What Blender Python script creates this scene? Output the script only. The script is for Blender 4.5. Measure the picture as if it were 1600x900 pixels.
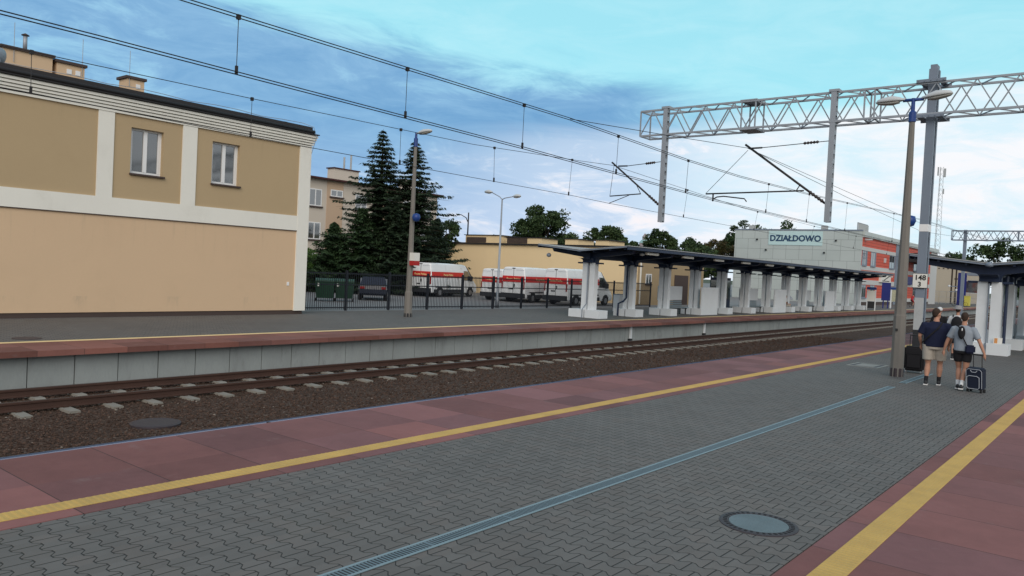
import bpy, bmesh, math, random
import numpy as np
from mathutils import Vector, Matrix
R = math.radians
random.seed(7)
rng = np.random.default_rng(7)
scn = bpy.context.scene
for o in list(bpy.data.objects): bpy.data.objects.remove(o)
COL = scn.collection

# ------------------------------------------------------------------ camera
cd = bpy.data.cameras.new('camera'); cam = bpy.data.objects.new('camera', cd); COL.objects.link(cam)
cd.sensor_width = 36; cd.lens = 1220 / 1600 * 36; cd.clip_start = .05; cd.clip_end = 6000
_f = 1220.
def _d(x, y): return Vector(((x - 800) / _f, (y - 450) / _f, 1))
_Y = _d(1788, 470).normalized(); _up = _Y.cross(_d(788, 420)).normalized()
if _up.y > 0: _up = -_up
_X = _Y.cross(_up).normalized()
RM = Matrix((_X, _Y, _up))                       # camera frame (x right, y down, z forward) -> world
m3 = Matrix((RM @ Vector((1, 0, 0)), RM @ Vector((0, -1, 0)), RM @ Vector((0, 0, -1)))).transposed()
cam.matrix_world = Matrix.Translation((0, 0, 2.25)) @ m3.to_4x4()
scn.camera = cam

# ------------------------------------------------------------------ node helper
class S:
    """a socket with arithmetic"""
    def __init__(s, nt, k): s.nt, s.k = nt, k
    def op(s, o, b=None, c=None):
        n = s.nt.nodes.new('ShaderNodeMath'); n.operation = o
        for i, v in enumerate((s, b, c)):
            if v is None: continue
            if isinstance(v, S): s.nt.links.new(v.k, n.inputs[i])
            else: n.inputs[i].default_value = v
        return S(s.nt, n.outputs[0])
    def __add__(s, b): return s.op('ADD', b)
    def __radd__(s, b): return s.op('ADD', b)
    def __sub__(s, b): return s.op('SUBTRACT', b)
    def __rsub__(s, b): return (s * -1) + b
    def __mul__(s, b): return s.op('MULTIPLY', b)
    def __rmul__(s, b): return s.op('MULTIPLY', b)
    def __truediv__(s, b): return s.op('DIVIDE', b)
    def clamp(s):
        r = s.op('ADD', 0.); r.k.node.use_clamp = True; return r
    def step(s, a, b):          # smoothstep a..b
        n = s.nt.nodes.new('ShaderNodeMapRange'); n.interpolation_type = 'SMOOTHSTEP'
        s.nt.links.new(s.k, n.inputs[0]); n.inputs[1].default_value = a; n.inputs[2].default_value = b
        return S(s.nt, n.outputs[0])
def sep(nt, k):
    n = nt.nodes.new('ShaderNodeSeparateXYZ'); nt.links.new(k, n.inputs[0]); return [S(nt, n.outputs[i]) for i in range(3)]
def comb(nt, x, y, z=0.):
    n = nt.nodes.new('ShaderNodeCombineXYZ')
    for i, v in enumerate((x, y, z)):
        if isinstance(v, S): nt.links.new(v.k, n.inputs[i])
        else: n.inputs[i].default_value = v
    return n.outputs[0]
def noise(nt, vec, scale, detail=4, rough=.55, dist=0.):
    n = nt.nodes.new('ShaderNodeTexNoise'); nt.links.new(vec, n.inputs['Vector'])
    n.inputs['Scale'].default_value = scale; n.inputs['Detail'].default_value = detail
    n.inputs['Roughness'].default_value = rough; n.inputs['Distortion'].default_value = dist
    return S(nt, n.outputs[0])
def white(nt, vec):
    n = nt.nodes.new('ShaderNodeTexWhiteNoise'); n.noise_dimensions = '3D'; nt.links.new(vec, n.inputs[0]); return S(nt, n.outputs[0])
def mix(nt, f, a, b):
    n = nt.nodes.new('ShaderNodeMix'); n.data_type = 'RGBA'; n.blend_type = 'MIX'
    if isinstance(f, S): nt.links.new(f.k, n.inputs[0])
    else: n.inputs[0].default_value = f
    for i, v in ((6, a), (7, b)):
        if isinstance(v, (tuple, list)): n.inputs[i].default_value = (*v[:3], 1)
        else: nt.links.new(v, n.inputs[i])
    return n.outputs[2]
def scalecol(nt, c, f):
    n = nt.nodes.new('ShaderNodeVectorMath'); n.operation = 'SCALE'
    if isinstance(c, (tuple, list)): n.inputs[0].default_value = c[:3]
    else: nt.links.new(c, n.inputs[0])
    if isinstance(f, S): nt.links.new(f.k, n.inputs['Scale'])
    else: n.inputs['Scale'].default_value = f
    return n.outputs[0]

# ------------------------------------------------------------------ world, sun, exposure
SUN_AZ, SUN_EL = 138., 32.
wd = bpy.data.worlds.new('World'); scn.world = wd; wd.use_nodes = True
nt = wd.node_tree; nt.nodes.clear()
wo = nt.nodes.new('ShaderNodeOutputWorld'); bg = nt.nodes.new('ShaderNodeBackground'); nt.links.new(bg.outputs[0], wo.inputs[0])
sky = nt.nodes.new('ShaderNodeTexSky'); sky.sky_type = 'NISHITA'; sky.sun_disc = False
sky.sun_elevation = R(SUN_EL); sky.sun_rotation = R(SUN_AZ); sky.air_density = 1.; sky.dust_density = .8; sky.ozone_density = 1.5
BG = .1
bg.inputs['Strength'].default_value = BG
tc = nt.nodes.new('ShaderNodeTexCoord'); dirv = tc.outputs['Generated']
dx, dy, dz = sep(nt, dirv)
az = dx.op('ARCTAN2', dy) * 57.2958            # 0 = along the tracks, negative to the left
el = dz.op('ARCSINE') * 57.2958
zz = (dz + .10).op('MAXIMUM', .03)
flat = comb(nt, dx / zz, dy / zz)              # clouds lie on a flat layer
cvec = comb(nt, az * .35, el)
w1 = noise(nt, flat, .55, 5, .6, .4) - .5
w2 = noise(nt, comb(nt, az * .028, el * .16), 1.5, 6, .62, .6) - .5
w3 = noise(nt, comb(nt, az * .10 + el * .07, el * .34), 1.5, 8, .66, .7) - .5
elw = el + w2 * 7. + w3 * 3.0
# upper rim of the blue cloud bank sinks towards the tracks
rim = 16.6 - (az + 58.) * .125
over = (elw + w1 * 3. - rim).step(-1.5, 1.6)             # 1 = above the bank, bare bright sky
rightfade = az.step(-34., -17.)
low = (elw - ((az + 45.) * .10 + 8.9)).step(1.4, -1.4)      # thin white sheet low down
lowm = low * (az + w2 * 16.).step(-50., -35.)
K = 1. / BG
def kc(c, k=1.): return (c[0] * K * k, c[1] * K * k, c[2] * K * k)
nish = nt.nodes.new('ShaderNodeMix'); nish.data_type = 'RGBA'; nish.blend_type = 'MULTIPLY'; nish.inputs[0].default_value = 1
nt.links.new(sky.outputs[0], nish.inputs[6]); nish.inputs[7].default_value = (1.0, 1.25, 1.15, 1)
bright = mix(nt, .82, nish.outputs[2], kc((.40, .87, .98)))
bright = mix(nt, (w3 * 2.2 + .25 + w2).clamp() * .45, bright, kc((.62, .93, 1.0)))
bank = mix(nt, (w3 * 2.6 + w1 * .9 + .42).clamp(), kc((.17, .38, .65)), kc((.29, .53, .78)))
bank = mix(nt, (w2 * 3.2 + w3 * 3.0 + az.step(-56., -70.) * .35 - .22).clamp() * .7, bank, kc((.42, .78, .95)))
bank = mix(nt, el.step(11., 2.) * .75, bank, kc((.40, .56, .82)))
streak = (w3 * 4.2 + w2 * 2.6 - .05).clamp()
sheet = mix(nt, streak, kc((.74, .84, .98)), kc((.97, .94, .97)))
sheet = mix(nt, rightfade * .8, sheet, mix(nt, (w3 * 4.5 + w2 * 3. + .62).clamp(), kc((.70, .91, .99)), kc((.97, .98, 1.0))))
c1 = mix(nt, over, bank, bright)
c1 = mix(nt, rightfade, c1, bright)
c2 = mix(nt, (lowm * (streak * .6 + .55 + rightfade * .6)).clamp(), c1, sheet)
pink = ((w3 * 4. + w2 * 3. - .45).clamp()) * el.step(9.6, 7.) * az.step(-62., -52.) * el.step(1., 4.)
c3 = mix(nt, pink * .85, c2, kc((.97, .90, .92)))
# the part of the sky behind the viewer: plain, a little dimmer
front = (dy * .78 - dx * .63).step(-.35, .25)
back = mix(nt, .85, nish.outputs[2], kc((.60, .60, .64)))
c4 = mix(nt, front, back, c3)
c5 = mix(nt, dz.step(-.01, -.05), c4, kc((.10, .10, .10)))
c5 = mix(nt, el.step(24., 50.), c5, kc((.43, .47, .54)))
nt.links.new(c5, bg.inputs['Color'])

sd = bpy.data.lights.new('sun', 'SUN'); sun = bpy.data.objects.new('sun', sd); COL.objects.link(sun)
sd.energy = 1.9; sd.angle = R(50); sd.color = (1., .90, .79)
tosun = Vector((math.sin(R(SUN_AZ)) * math.cos(R(SUN_EL)), math.cos(R(SUN_AZ)) * math.cos(R(SUN_EL)), math.sin(R(SUN_EL))))
sun.rotation_euler = tosun.to_track_quat('Z', 'Y').to_euler(); sun.location = tosun * 300
scn.view_settings.view_transform = 'Standard'; scn.view_settings.look = 'None'
scn.view_settings.exposure = 0.; scn.view_settings.gamma = 1.; scn.view_settings.use_curve_mapping = False
scn.render.engine = 'CYCLES'

# ------------------------------------------------------------------ materials
MATS = {}
def base_mat(name, rough=.7, metal=0., spec=.4):
    m = bpy.data.materials.new(name); m.use_nodes = True
    b = m.node_tree.nodes['Principled BSDF']
    b.inputs['Roughness'].default_value = rough; b.inputs['Metallic'].default_value = metal
    b.inputs['Specular IOR Level'].default_value = spec
    MATS[name] = m; return m, m.node_tree, b
def wpos(nt):
    g = nt.nodes.new('ShaderNodeNewGeometry'); return g.outputs['Position']
def bump(nt, b, h, strength=.3, dist=.02):
    n = nt.nodes.new('ShaderNodeBump'); n.inputs['Strength'].default_value = strength; n.inputs['Distance'].default_value = dist
    nt.links.new(h.k if isinstance(h, S) else h, n.inputs['Height']); nt.links.new(n.outputs[0], b.inputs['Normal'])
def pm(name, c, rough=.7, var=.12, scale=1.2, fine=18., bmp=.15, metal=0., spec=.4, dirt=0., dirtc=(.08, .07, .06), stretch=1.):
    """procedural surface: broad mottling, fine grain, optional dirt patches"""
    m, nt, b = base_mat(name, rough, metal, spec)
    p = wpos(nt)
    if stretch != 1.:
        x, y, z = sep(nt, p); p = comb(nt, x, y, z * stretch)
    n1 = noise(nt, p, scale, 5); n2 = noise(nt, p, fine, 3)
    f = (n1 - .5) * (var * 2) + (n2 - .5) * var + 1.
    col = scalecol(nt, c, f)
    if dirt > 0:
        d = (noise(nt, p, scale * .7 + .3, 6, .7, .5) + (n2 - .5) * .2).step(.5, .75) * dirt
        col = mix(nt, d, col, dirtc)
    nt.links.new(col, b.inputs['Base Color'])
    if bmp: bump(nt, b, n2 + n1 * .5, bmp, .01)
    r = (n1 - .5) * .25 + rough; nt.links.new(r.clamp().k, b.inputs['Roughness'])
    return m

def paver_mat(name, dark=1.):
    m, nt, b = base_mat(name, .8, 0, .3)
    p = wpos(nt); x, y, z = sep(nt, p)
    pw, ph, A = .205, .168, .135
    X = x / pw; Y = y / ph
    def wave(t):      # trapezoid -1..1, max at integers
        q = (t + .5).op('FRACT') - .5
        return ((q.op('ABSOLUTE') * -1. + .25) * 8.5).op('MAXIMUM', -1.).op('MINIMUM', 1.)
    # search both candidate boundaries
    j = (Y + .5).op('FLOOR')
    d = Y - j - wave(X + j * .5) * A
    up = d.op('GREATER_THAN', 0.)
    row = j - 1. + up
    joint1 = d.op('ABSOLUTE') * ph
    u = X + (row + 1.) * .5
    fu = (u + .5).op('FRACT') - .5
    joint2 = fu.op('ABSOLUTE') * pw
    jd = joint1.op('MINIMUM', joint2)
    line = jd.step(.0076, .0036)
    bev = jd.step(.0, .012)
    cell = comb(nt, (u + .5).op('FLOOR'), row, 3.)
    rnd = white(nt, cell)
    big = noise(nt, p, .32, 5, .6); mid = noise(nt, p, 2.6, 4); fine = noise(nt, p, 160., 3, .7)
    f = (rnd - .5) * .15 + (big - .5) * .42 + (mid - .5) * .26 + (fine - .5) * .40 + 1.
    tint = mix(nt, (white(nt, comb(nt, row, (u + .5).op('FLOOR'), 9.)) * 1.1 - .55).clamp() * .9, (.130 * dark, .126 * dark, .122 * dark), (.142 * dark, .126 * dark, .117 * dark))
    col = scalecol(nt, tint, f)
    spot = noise(nt, p, 9., 2, .5).step(.70, .76) * .35
    col = mix(nt, spot, col, (.07, .07, .07))
    moss = noise(nt, p, .8, 5, .7).step(.5, .7)
    col = mix(nt, line * .95, col, mix(nt, moss, (.020, .020, .020), (.028, .029, .020)))
    nt.links.new(col, b.inputs['Base Color'])
    bump(nt, b, bev + fine * .10 + rnd * .15, .55, .006)
    return m

def slab_mat(name, c=(.205, .090, .086), L=1.0, y0=-.12):
    m, nt, b = base_mat(name, .82, 0, .25)
    p = wpos(nt); x, y, z = sep(nt, p)
    Y = (y - y0) / L
    rnd = white(nt, comb(nt, Y.op('FLOOR'), (x / 4.).op('FLOOR'), 1.)); rnd2 = white(nt, comb(nt, Y.op('FLOOR'), (x / 4.).op('FLOOR'), 7.))
    jd = ((Y + .5).op('FRACT') - .5).op('ABSOLUTE') * L
    line = jd.step(.008, .003)
    big = noise(nt, p, .9, 6, .65); fine = noise(nt, p, 90., 3, .7); mid = noise(nt, p, 5., 4, .6, 1.)
    f = (rnd - .5) * .46 + (big - .5) * .6 + (mid - .5) * .25 + (fine - .5) * .3 + 1.
    tint = mix(nt, rnd2, (c[0], c[1], c[2]), (c[0] * .92, c[1] * 1.03, c[2] * 1.14))
    col = scalecol(nt, tint, f)
    worn = (noise(nt, p, 2.2, 6, .7)).step(.58, .75) * .3
    col = mix(nt, worn, col, (.24, .19, .185))
    col = mix(nt, line * .85, col, (.04, .03, .03))
    nt.links.new(col, b.inputs['Base Color'])
    bump(nt, b, (1. - line) + fine * .2 + mid * .1, .4, .006)
    return m

M = {}
M['paver'] = paver_mat('paver'); M['paver_far'] = paver_mat('paver_far', .98)
M['slab'] = slab_mat('red_slab'); M['slab_far'] = slab_mat('red_slab_far', (.20, .085, .068))
M['concrete'] = pm('concrete', (.26, .265, .25), .85, .16, 1.5, 30, .3, dirt=.4, dirtc=(.10, .095, .085))
M['panelc'] = pm('panel_concrete', (.30, .33, .33), .85, .2, .9, 25, .3, dirt=.55, dirtc=(.10, .10, .095), stretch=.35)
M['pole'] = pm('pole_concrete', (.19, .18, .165), .9, .14, 2.5, 60, .4, dirt=.35, stretch=.4)
M['yellow'] = pm('tactile_yellow', (.50, .335, .10), .7, .24, 3., 55, .2, dirt=.35, dirtc=(.33, .22, .08))
M['rust'] = pm('rusty_steel', (.058, .029, .021), .75, .25, 3., 40, .3)
M['railtop'] = pm('worn_rail_head', (.10, .085, .08), .45, .15, 4., 30, .05, metal=.6)
M['sleeper'] = pm('sleeper_concrete', (.23, .22, .195), .85, .12, 3., 40, .3, dirt=.3, dirtc=(.14, .10, .07))
M['galv'] = pm('galvanised_steel', (.33, .36, .40), .5, .1, 2.5, 20, .05, metal=.35)
M['mastgrey'] = pm('mast_grey', (.20, .24, .30), .55, .08, 1.5, 20, .05, metal=.2)
M['drain'] = pm('drain_steel', (.12, .175, .21), .7, .14, 3., 30, .05)
M['drainrail'] = pm('drain_edge_steel', (.20, .28, .32), .65, .12, 3., 30, .05)
M['black'] = pm('dark_void', (.012, .012, .014), .8, .1, 3., 20, 0)
M['pipe'] = pm('steel_pipe', (.07, .095, .15), .3, .2, 1., 20, .05, metal=.5)
M['tan'] = pm('tan_render', (.45, .34, .205), .9, .045, .35, 14, .12, dirt=.10, dirtc=(.34, .24, .14))
M['tanlow'] = pm('tan_render_low', (.64, .465, .305), .9, .045, .35, 14, .12, dirt=.10, dirtc=(.40, .28, .17))
def stained(m, c_dirt, zt, depth, amt, sy=3.):
    nt = m.node_tree; b = nt.nodes['Principled BSDF']; src = b.inputs['Base Color'].links[0].from_socket
    x, y, z = sep(nt, wpos(nt))
    st = noise(nt, comb(nt, 0., y * sy, z * .25), 1.4, 5, .7).step(.52, .78)
    f = st * (z * -1. + zt).step(depth, 0.) * (z * -1. + zt).step(-.02, .02) * amt
    nt.links.new(mix(nt, f, src, c_dirt), b.inputs['Base Color'])
stained(MATS['tan_render_low'], (.33, .27, .19), 3.42, 1.6, .3); stained(MATS['tan_render_low'], (.30, .26, .20), .62, .6, .55, 1.)
stained(MATS['tan_render'], (.27, .21, .13), 6.98, 1.2, .2)
M['cream'] = pm('cream_trim', (.78, .77, .71), .85, .05, .6, 20, .08, dirt=.22, dirtc=(.48, .46, .40), stretch=.5)
M['plinth'] = pm('brown_plinth', (.07, .05, .045), .85, .15, 2., 30, .2)
M['roofdark'] = pm('dark_roof', (.022, .02, .022), .6, .15, 2., 20, .1)
M['white'] = pm('white_paint', (.68, .72, .75), .6, .07, 1.5, 20, .06, dirt=.22, dirtc=(.40, .42, .43))
M['pvc'] = pm('white_pvc', (.78, .79, .80), .4, .03, 2., 20, 0)
M['vanwhite'] = pm('van_white', (.74, .77, .79), .3, .03, 1., 20, 0, spec=.5, dirt=.12, dirtc=(.5, .5, .48))
M['vanred'] = pm('van_red', (.52, .02, .018), .35, .05, 1., 20, 0)
M['plastic'] = pm('dark_plastic', (.02, .022, .026), .6, .15, 3., 30, 0)
M['tyre'] = pm('rubber', (.014, .014, .015), .85, .1, 5., 40, 0)
M['hub'] = pm('wheel_metal', (.30, .31, .33), .4, .1, 5., 30, 0, metal=.6)
M['amber'] = pm('lettering_amber', (.80, .62, .30), .5, .03, 1., 10, 0)
M['navy'] = pm('navy_paint', (.010, .022, .060), .45, .14, 2., 20, .05, dirt=.2, dirtc=(.03, .04, .05))
M['bluebright'] = pm('bright_blue_paint', (.014, .050, .22), .4, .08, 2., 20, 0)
M['fence'] = pm('fence_black', (.010, .012, .018), .6, .1, 2., 20, 0)
M['corr'] = pm('corrugated_sheet', (.40, .42, .43), .6, .1, 1., 15, 0, dirt=.3)
M['under'] = pm('canopy_underside', (.022, .026, .034), .8, .15, 1., 15, 0)
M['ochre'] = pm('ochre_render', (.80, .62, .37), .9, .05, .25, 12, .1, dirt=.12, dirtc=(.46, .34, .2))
M['ochreshade'] = pm('ochre_render_shaded', (.36, .27, .16), .9, .05, .3, 12, .1, dirt=.2, dirtc=(.22, .16, .09))  # darker copy of the ochre render, the side wall's shade put into its colour
M['apt'] = pm('apartment_render', (.58, .52, .45), .9, .05, .3, 12, .1)
M['apttan'] = pm('apartment_tan', (.52, .38, .27), .9, .05, .3, 12, .1)
M['redroof'] = pm('maroon_roof', (.06, .018, .018), .7, .15, 1., 12, .1)
M['red'] = pm('red_cladding', (.58, .085, .045), .6, .08, .5, 10, .05)
M['band'] = pm('light_band', (.52, .54, .54), .7, .05, .5, 10, .05)
M['signcyan'] = pm('sign_panel', (.50, .68, .69), .5, .03, .5, 10, 0)
M['letters'] = pm('sign_letters', (.02, .06, .13), .5, .03, .5, 10, 0)
M['beige'] = pm('beige_wall', (.44, .39, .31), .9, .06, .3, 10, .1)
M['bin'] = pm('green_plastic', (.008, .045, .022), .5, .1, 2., 20, 0)
M['bark'] = pm('bark', (.05, .036, .026), .95, .3, 3., 20, .4)
M['asphalt'] = pm('asphalt', (.20, .205, .21), .9, .15, .3, 30, .3, dirt=.35, dirtc=(.09, .09, .09))
M['field'] = pm('distant_ground', (.05, .065, .03), .95, .2, .02, .5, 0)
M['castiron'] = pm('cast_iron', (.055, .045, .052), .6, .2, 4., 30, .2, metal=.3)
M['covercon'] = pm('cover_infill', (.12, .165, .185), .8, .35, 3., 60, .3)
M['lamp'] = pm('lamp_housing', (.50, .53, .55), .5, .05, 2., 20, 0)
M['lampglass'] = pm('lamp_glass', (.30, .30, .28), .25, .05, 2., 20, 0)
M['tube'] = pm('light_fitting', (.70, .66, .58), .4, .04, 2., 20, 0)
M['insul'] = pm('brown_insulator', (.05, .04, .04), .35, .1, 3., 20, 0)
M['wire'] = pm('wire_metal', (.020, .018, .020), .6, .1, 3., 20, 0)
M['skin'] = pm('skin', (.42, .22, .15), .6, .06, 8., 60, .05)
M['hair'] = pm('brown_hair', (.035, .02, .013), .8, .25, 20., 120, .4)
M['navycloth'] = pm('navy_cotton', (.006, .010, .036), .9, .15, 6., 90, .3)
M['greycloth'] = pm('light_blue_grey_cotton', (.25, .29, .34), .9, .1, 5., 90, .3)
M['khaki'] = pm('pale_khaki_cotton', (.42, .38, .33), .9, .1, 5., 90, .3)
M['blackcloth'] = pm('black_cloth', (.010, .010, .013), .9, .15, 6., 90, .3)
M['whitecloth'] = pm('white_cloth', (.62, .64, .66), .9, .06, 6., 90, .2)
M['redcloth'] = pm('red_cloth', (.35, .02, .03), .9, .1, 6., 90, .2)
M['bagblue'] = pm('suitcase_fabric', (.008, .014, .034), .8, .15, 8., 120, .3)
M['trimgrey'] = pm('pale_piping', (.42, .46, .52), .6, .06, 5., 30, 0)
M['hat'] = pm('grey_felt', (.28, .28, .29), .9, .08, 6., 50, .2)
M['paper'] = pm('paper_white', (.72, .72, .68), .8, .03, 3., 20, 0)
M['ink'] = pm('black_ink', (.012, .012, .012), .7, .05, 3., 20, 0)
M['signred'] = pm('sign_red', (.40, .02, .02), .5, .05, 3., 20, 0)
M['lightred'] = pm('tail_light_red', (.25, .008, .008), .25, .05, 3., 20, 0)
M['lime'] = pm('yellow_box', (.55, .52, .10), .6, .08, 2., 20, 0)
M['cobalt'] = pm('cobalt_panel', (.012, .02, .16), .5, .1, 1., 20, 0)
M['tower'] = pm('church_masonry', (.30, .26, .27), .9, .1, .1, 2, 0)
M['copper'] = pm('verdigris', (.25, .42, .42), .8, .1, .1, 2, 0)
M['picture'] = pm('orange_print', (.60, .26, .08), .6, .6, 14., 60, 0)
M['reveal'] = pm('reveal_shadow_render', (.40, .25, .16), .9, .05, .5, 14, .05)
def glass_mat(name, c, rough=.06):
    m, nt, b = base_mat(name, rough, 0, .8)
    n = noise(nt, wpos(nt), 1.1, 3); nt.links.new(scalecol(nt, c, (n - .5) * .8 + 1.), b.inputs['Base Color']); b.inputs['IOR'].default_value = 2.3
    bump(nt, b, noise(nt, wpos(nt), 1.5, 2), .05, .02)
    return m
M['glass'] = glass_mat('window_glass', (.03, .036, .04)); M['darkglass'] = glass_mat('dark_glass', (.008, .01, .012)); 
m, nt, b = base_mat('curtain_white', .9); nt.links.new(scalecol(nt, (.55, .55, .52), noise(nt, wpos(nt), 6., 3) * .4 + .8), b.inputs['Base Color']); M['curtain'] = m

def facade_mat():
    m, nt, b = base_mat('facade_panels', .45, 0, .5)
    p = wpos(nt); x, y, z = sep(nt, p)
    bt = nt.nodes.new('ShaderNodeTexBrick'); nt.links.new(comb(nt, x + y, z + .05), bt.inputs['Vector'])
    bt.inputs['Scale'].default_value = 1.; bt.inputs['Brick Width'].default_value = 1.75; bt.inputs['Row Height'].default_value = 1.36
    bt.inputs['Mortar Size'].default_value = .016; bt.offset = .5; bt.offset_frequency = 3
    bt.inputs['Color1'].default_value = (.44, .495, .485, 1); bt.inputs['Color2'].default_value = (.47, .52, .51, 1); bt.inputs['Mortar'].default_value = (.17, .19, .19, 1)
    nt.links.new(scalecol(nt, bt.outputs[0], (noise(nt, p, .3, 4) - .5) * .25 + 1.), b.inputs['Base Color'])
    return m
M['facade'] = facade_mat()
def ballast_mat():
    m, nt, b = base_mat('ballast_stones', .95, 0, .2)
    p = wpos(nt); x, y, z = sep(nt, p)
    v = nt.nodes.new('ShaderNodeTexVoronoi'); nt.links.new(p, v.inputs['Vector']); v.inputs['Scale'].default_value = 27.
    cr, cg, cb = sep(nt, v.outputs['Color'])
    dist = S(nt, v.outputs['Distance'])
    big = noise(nt, p, .6, 6, .65); fine = noise(nt, p, 70., 3)
    base = mix(nt, (cr * 1.2 - .1).clamp(), (.044, .028, .021), (.104, .068, .052))
    base = mix(nt, (cg - .965).op('GREATER_THAN', 0.) * .9, base, (.20, .17, .145))
    dirty = (noise(nt, comb(nt, x * 1., y * .3, 0.), 1.2, 4) + (1. - ((x + 17.1).op('ABSOLUTE') * .6).clamp()) * .5).step(.55, .95)
    base = mix(nt, dirty * .45, base, (.075, .052, .030))
    f = (big - .5) * .9 + (fine - .5) * .5 + 1. - dist * .35
    nt.links.new(scalecol(nt, base, f), b.inputs['Base Color'])
    bump(nt, b, (1. - dist) * 1.2 + cb * .7, .6, .02)
    return m
M['ballast'] = ballast_mat()
def leaf_mat(name, c1, c2, sc=1.2):
    m, nt, b = base_mat(name, .65, 0, .25)
    p = wpos(nt); g = nt.nodes.new('ShaderNodeNewGeometry')
    rnd = S(nt, g.outputs['Random Per Island'])
    f = (noise(nt, p, sc, 3) * 1.4 - .35 + (rnd - .5) * .7).clamp()
    nt.links.new(mix(nt, f, c1, c2), b.inputs['Base Color'])
    tr = nt.nodes.new('ShaderNodeBsdfTranslucent'); nt.links.new(mix(nt, f, c1, c2), tr.inputs[0])
    ms = nt.nodes.new('ShaderNodeMixShader'); ms.inputs[0].default_value = .18
    out = nt.nodes['Material Output']; nt.links.new(b.outputs[0], ms.inputs[1]); nt.links.new(tr.outputs[0], ms.inputs[2]); nt.links.new(ms.outputs[0], out.inputs[0])
    return m
M['needle'] = leaf_mat('spruce_needles', (.014, .027, .015), (.050, .082, .042))
M['needle2'] = leaf_mat('pine_needles', (.018, .040, .017), (.058, .105, .042))
M['leaf'] = leaf_mat('leaves', (.026, .050, .018), (.080, .125, .048), .4)
M['leafb'] = leaf_mat('bush_leaves', (.05, .10, .02), (.11, .19, .05), .9)
M['leafr'] = leaf_mat('autumn_leaves', (.04, .045, .014), (.11, .075, .03), .5)

# ------------------------------------------------------------------ object helpers
OFF = {}
def tag(o, label=None, cat=None, group=None, kind=None):
    for k, v in (('label', label), ('category', cat), ('group', group), ('kind', kind)):
        if v: o[k] = v
    return o
def thing(name, label, cat, loc=(0, 0, 0), rz=0., group=None):
    o = bpy.data.objects.new(name, None); o.empty_display_size = .3; COL.objects.link(o)
    o.location = loc; o.rotation_euler.z = rz; OFF[o.name] = Vector((0, 0, 0))
    return tag(o, label, cat, group)
def wthing(name, label, cat, loc, group=None):      # its parts are given in world coordinates
    o = thing(name, label, cat, loc, 0, group); OFF[o.name] = Vector(loc); return o
def copy_tree(o, parent=None):
    c = o.copy(); COL.objects.link(c); c.parent = parent
    for ch in o.children: copy_tree(ch, c)
    return c
def place(proto, loc, label, rz=None, scale=None):
    c = copy_tree(proto); c.location = loc; c['label'] = label
    if rz is not None: c.rotation_euler.z = rz
    if scale: c.scale = scale
    return c

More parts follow.
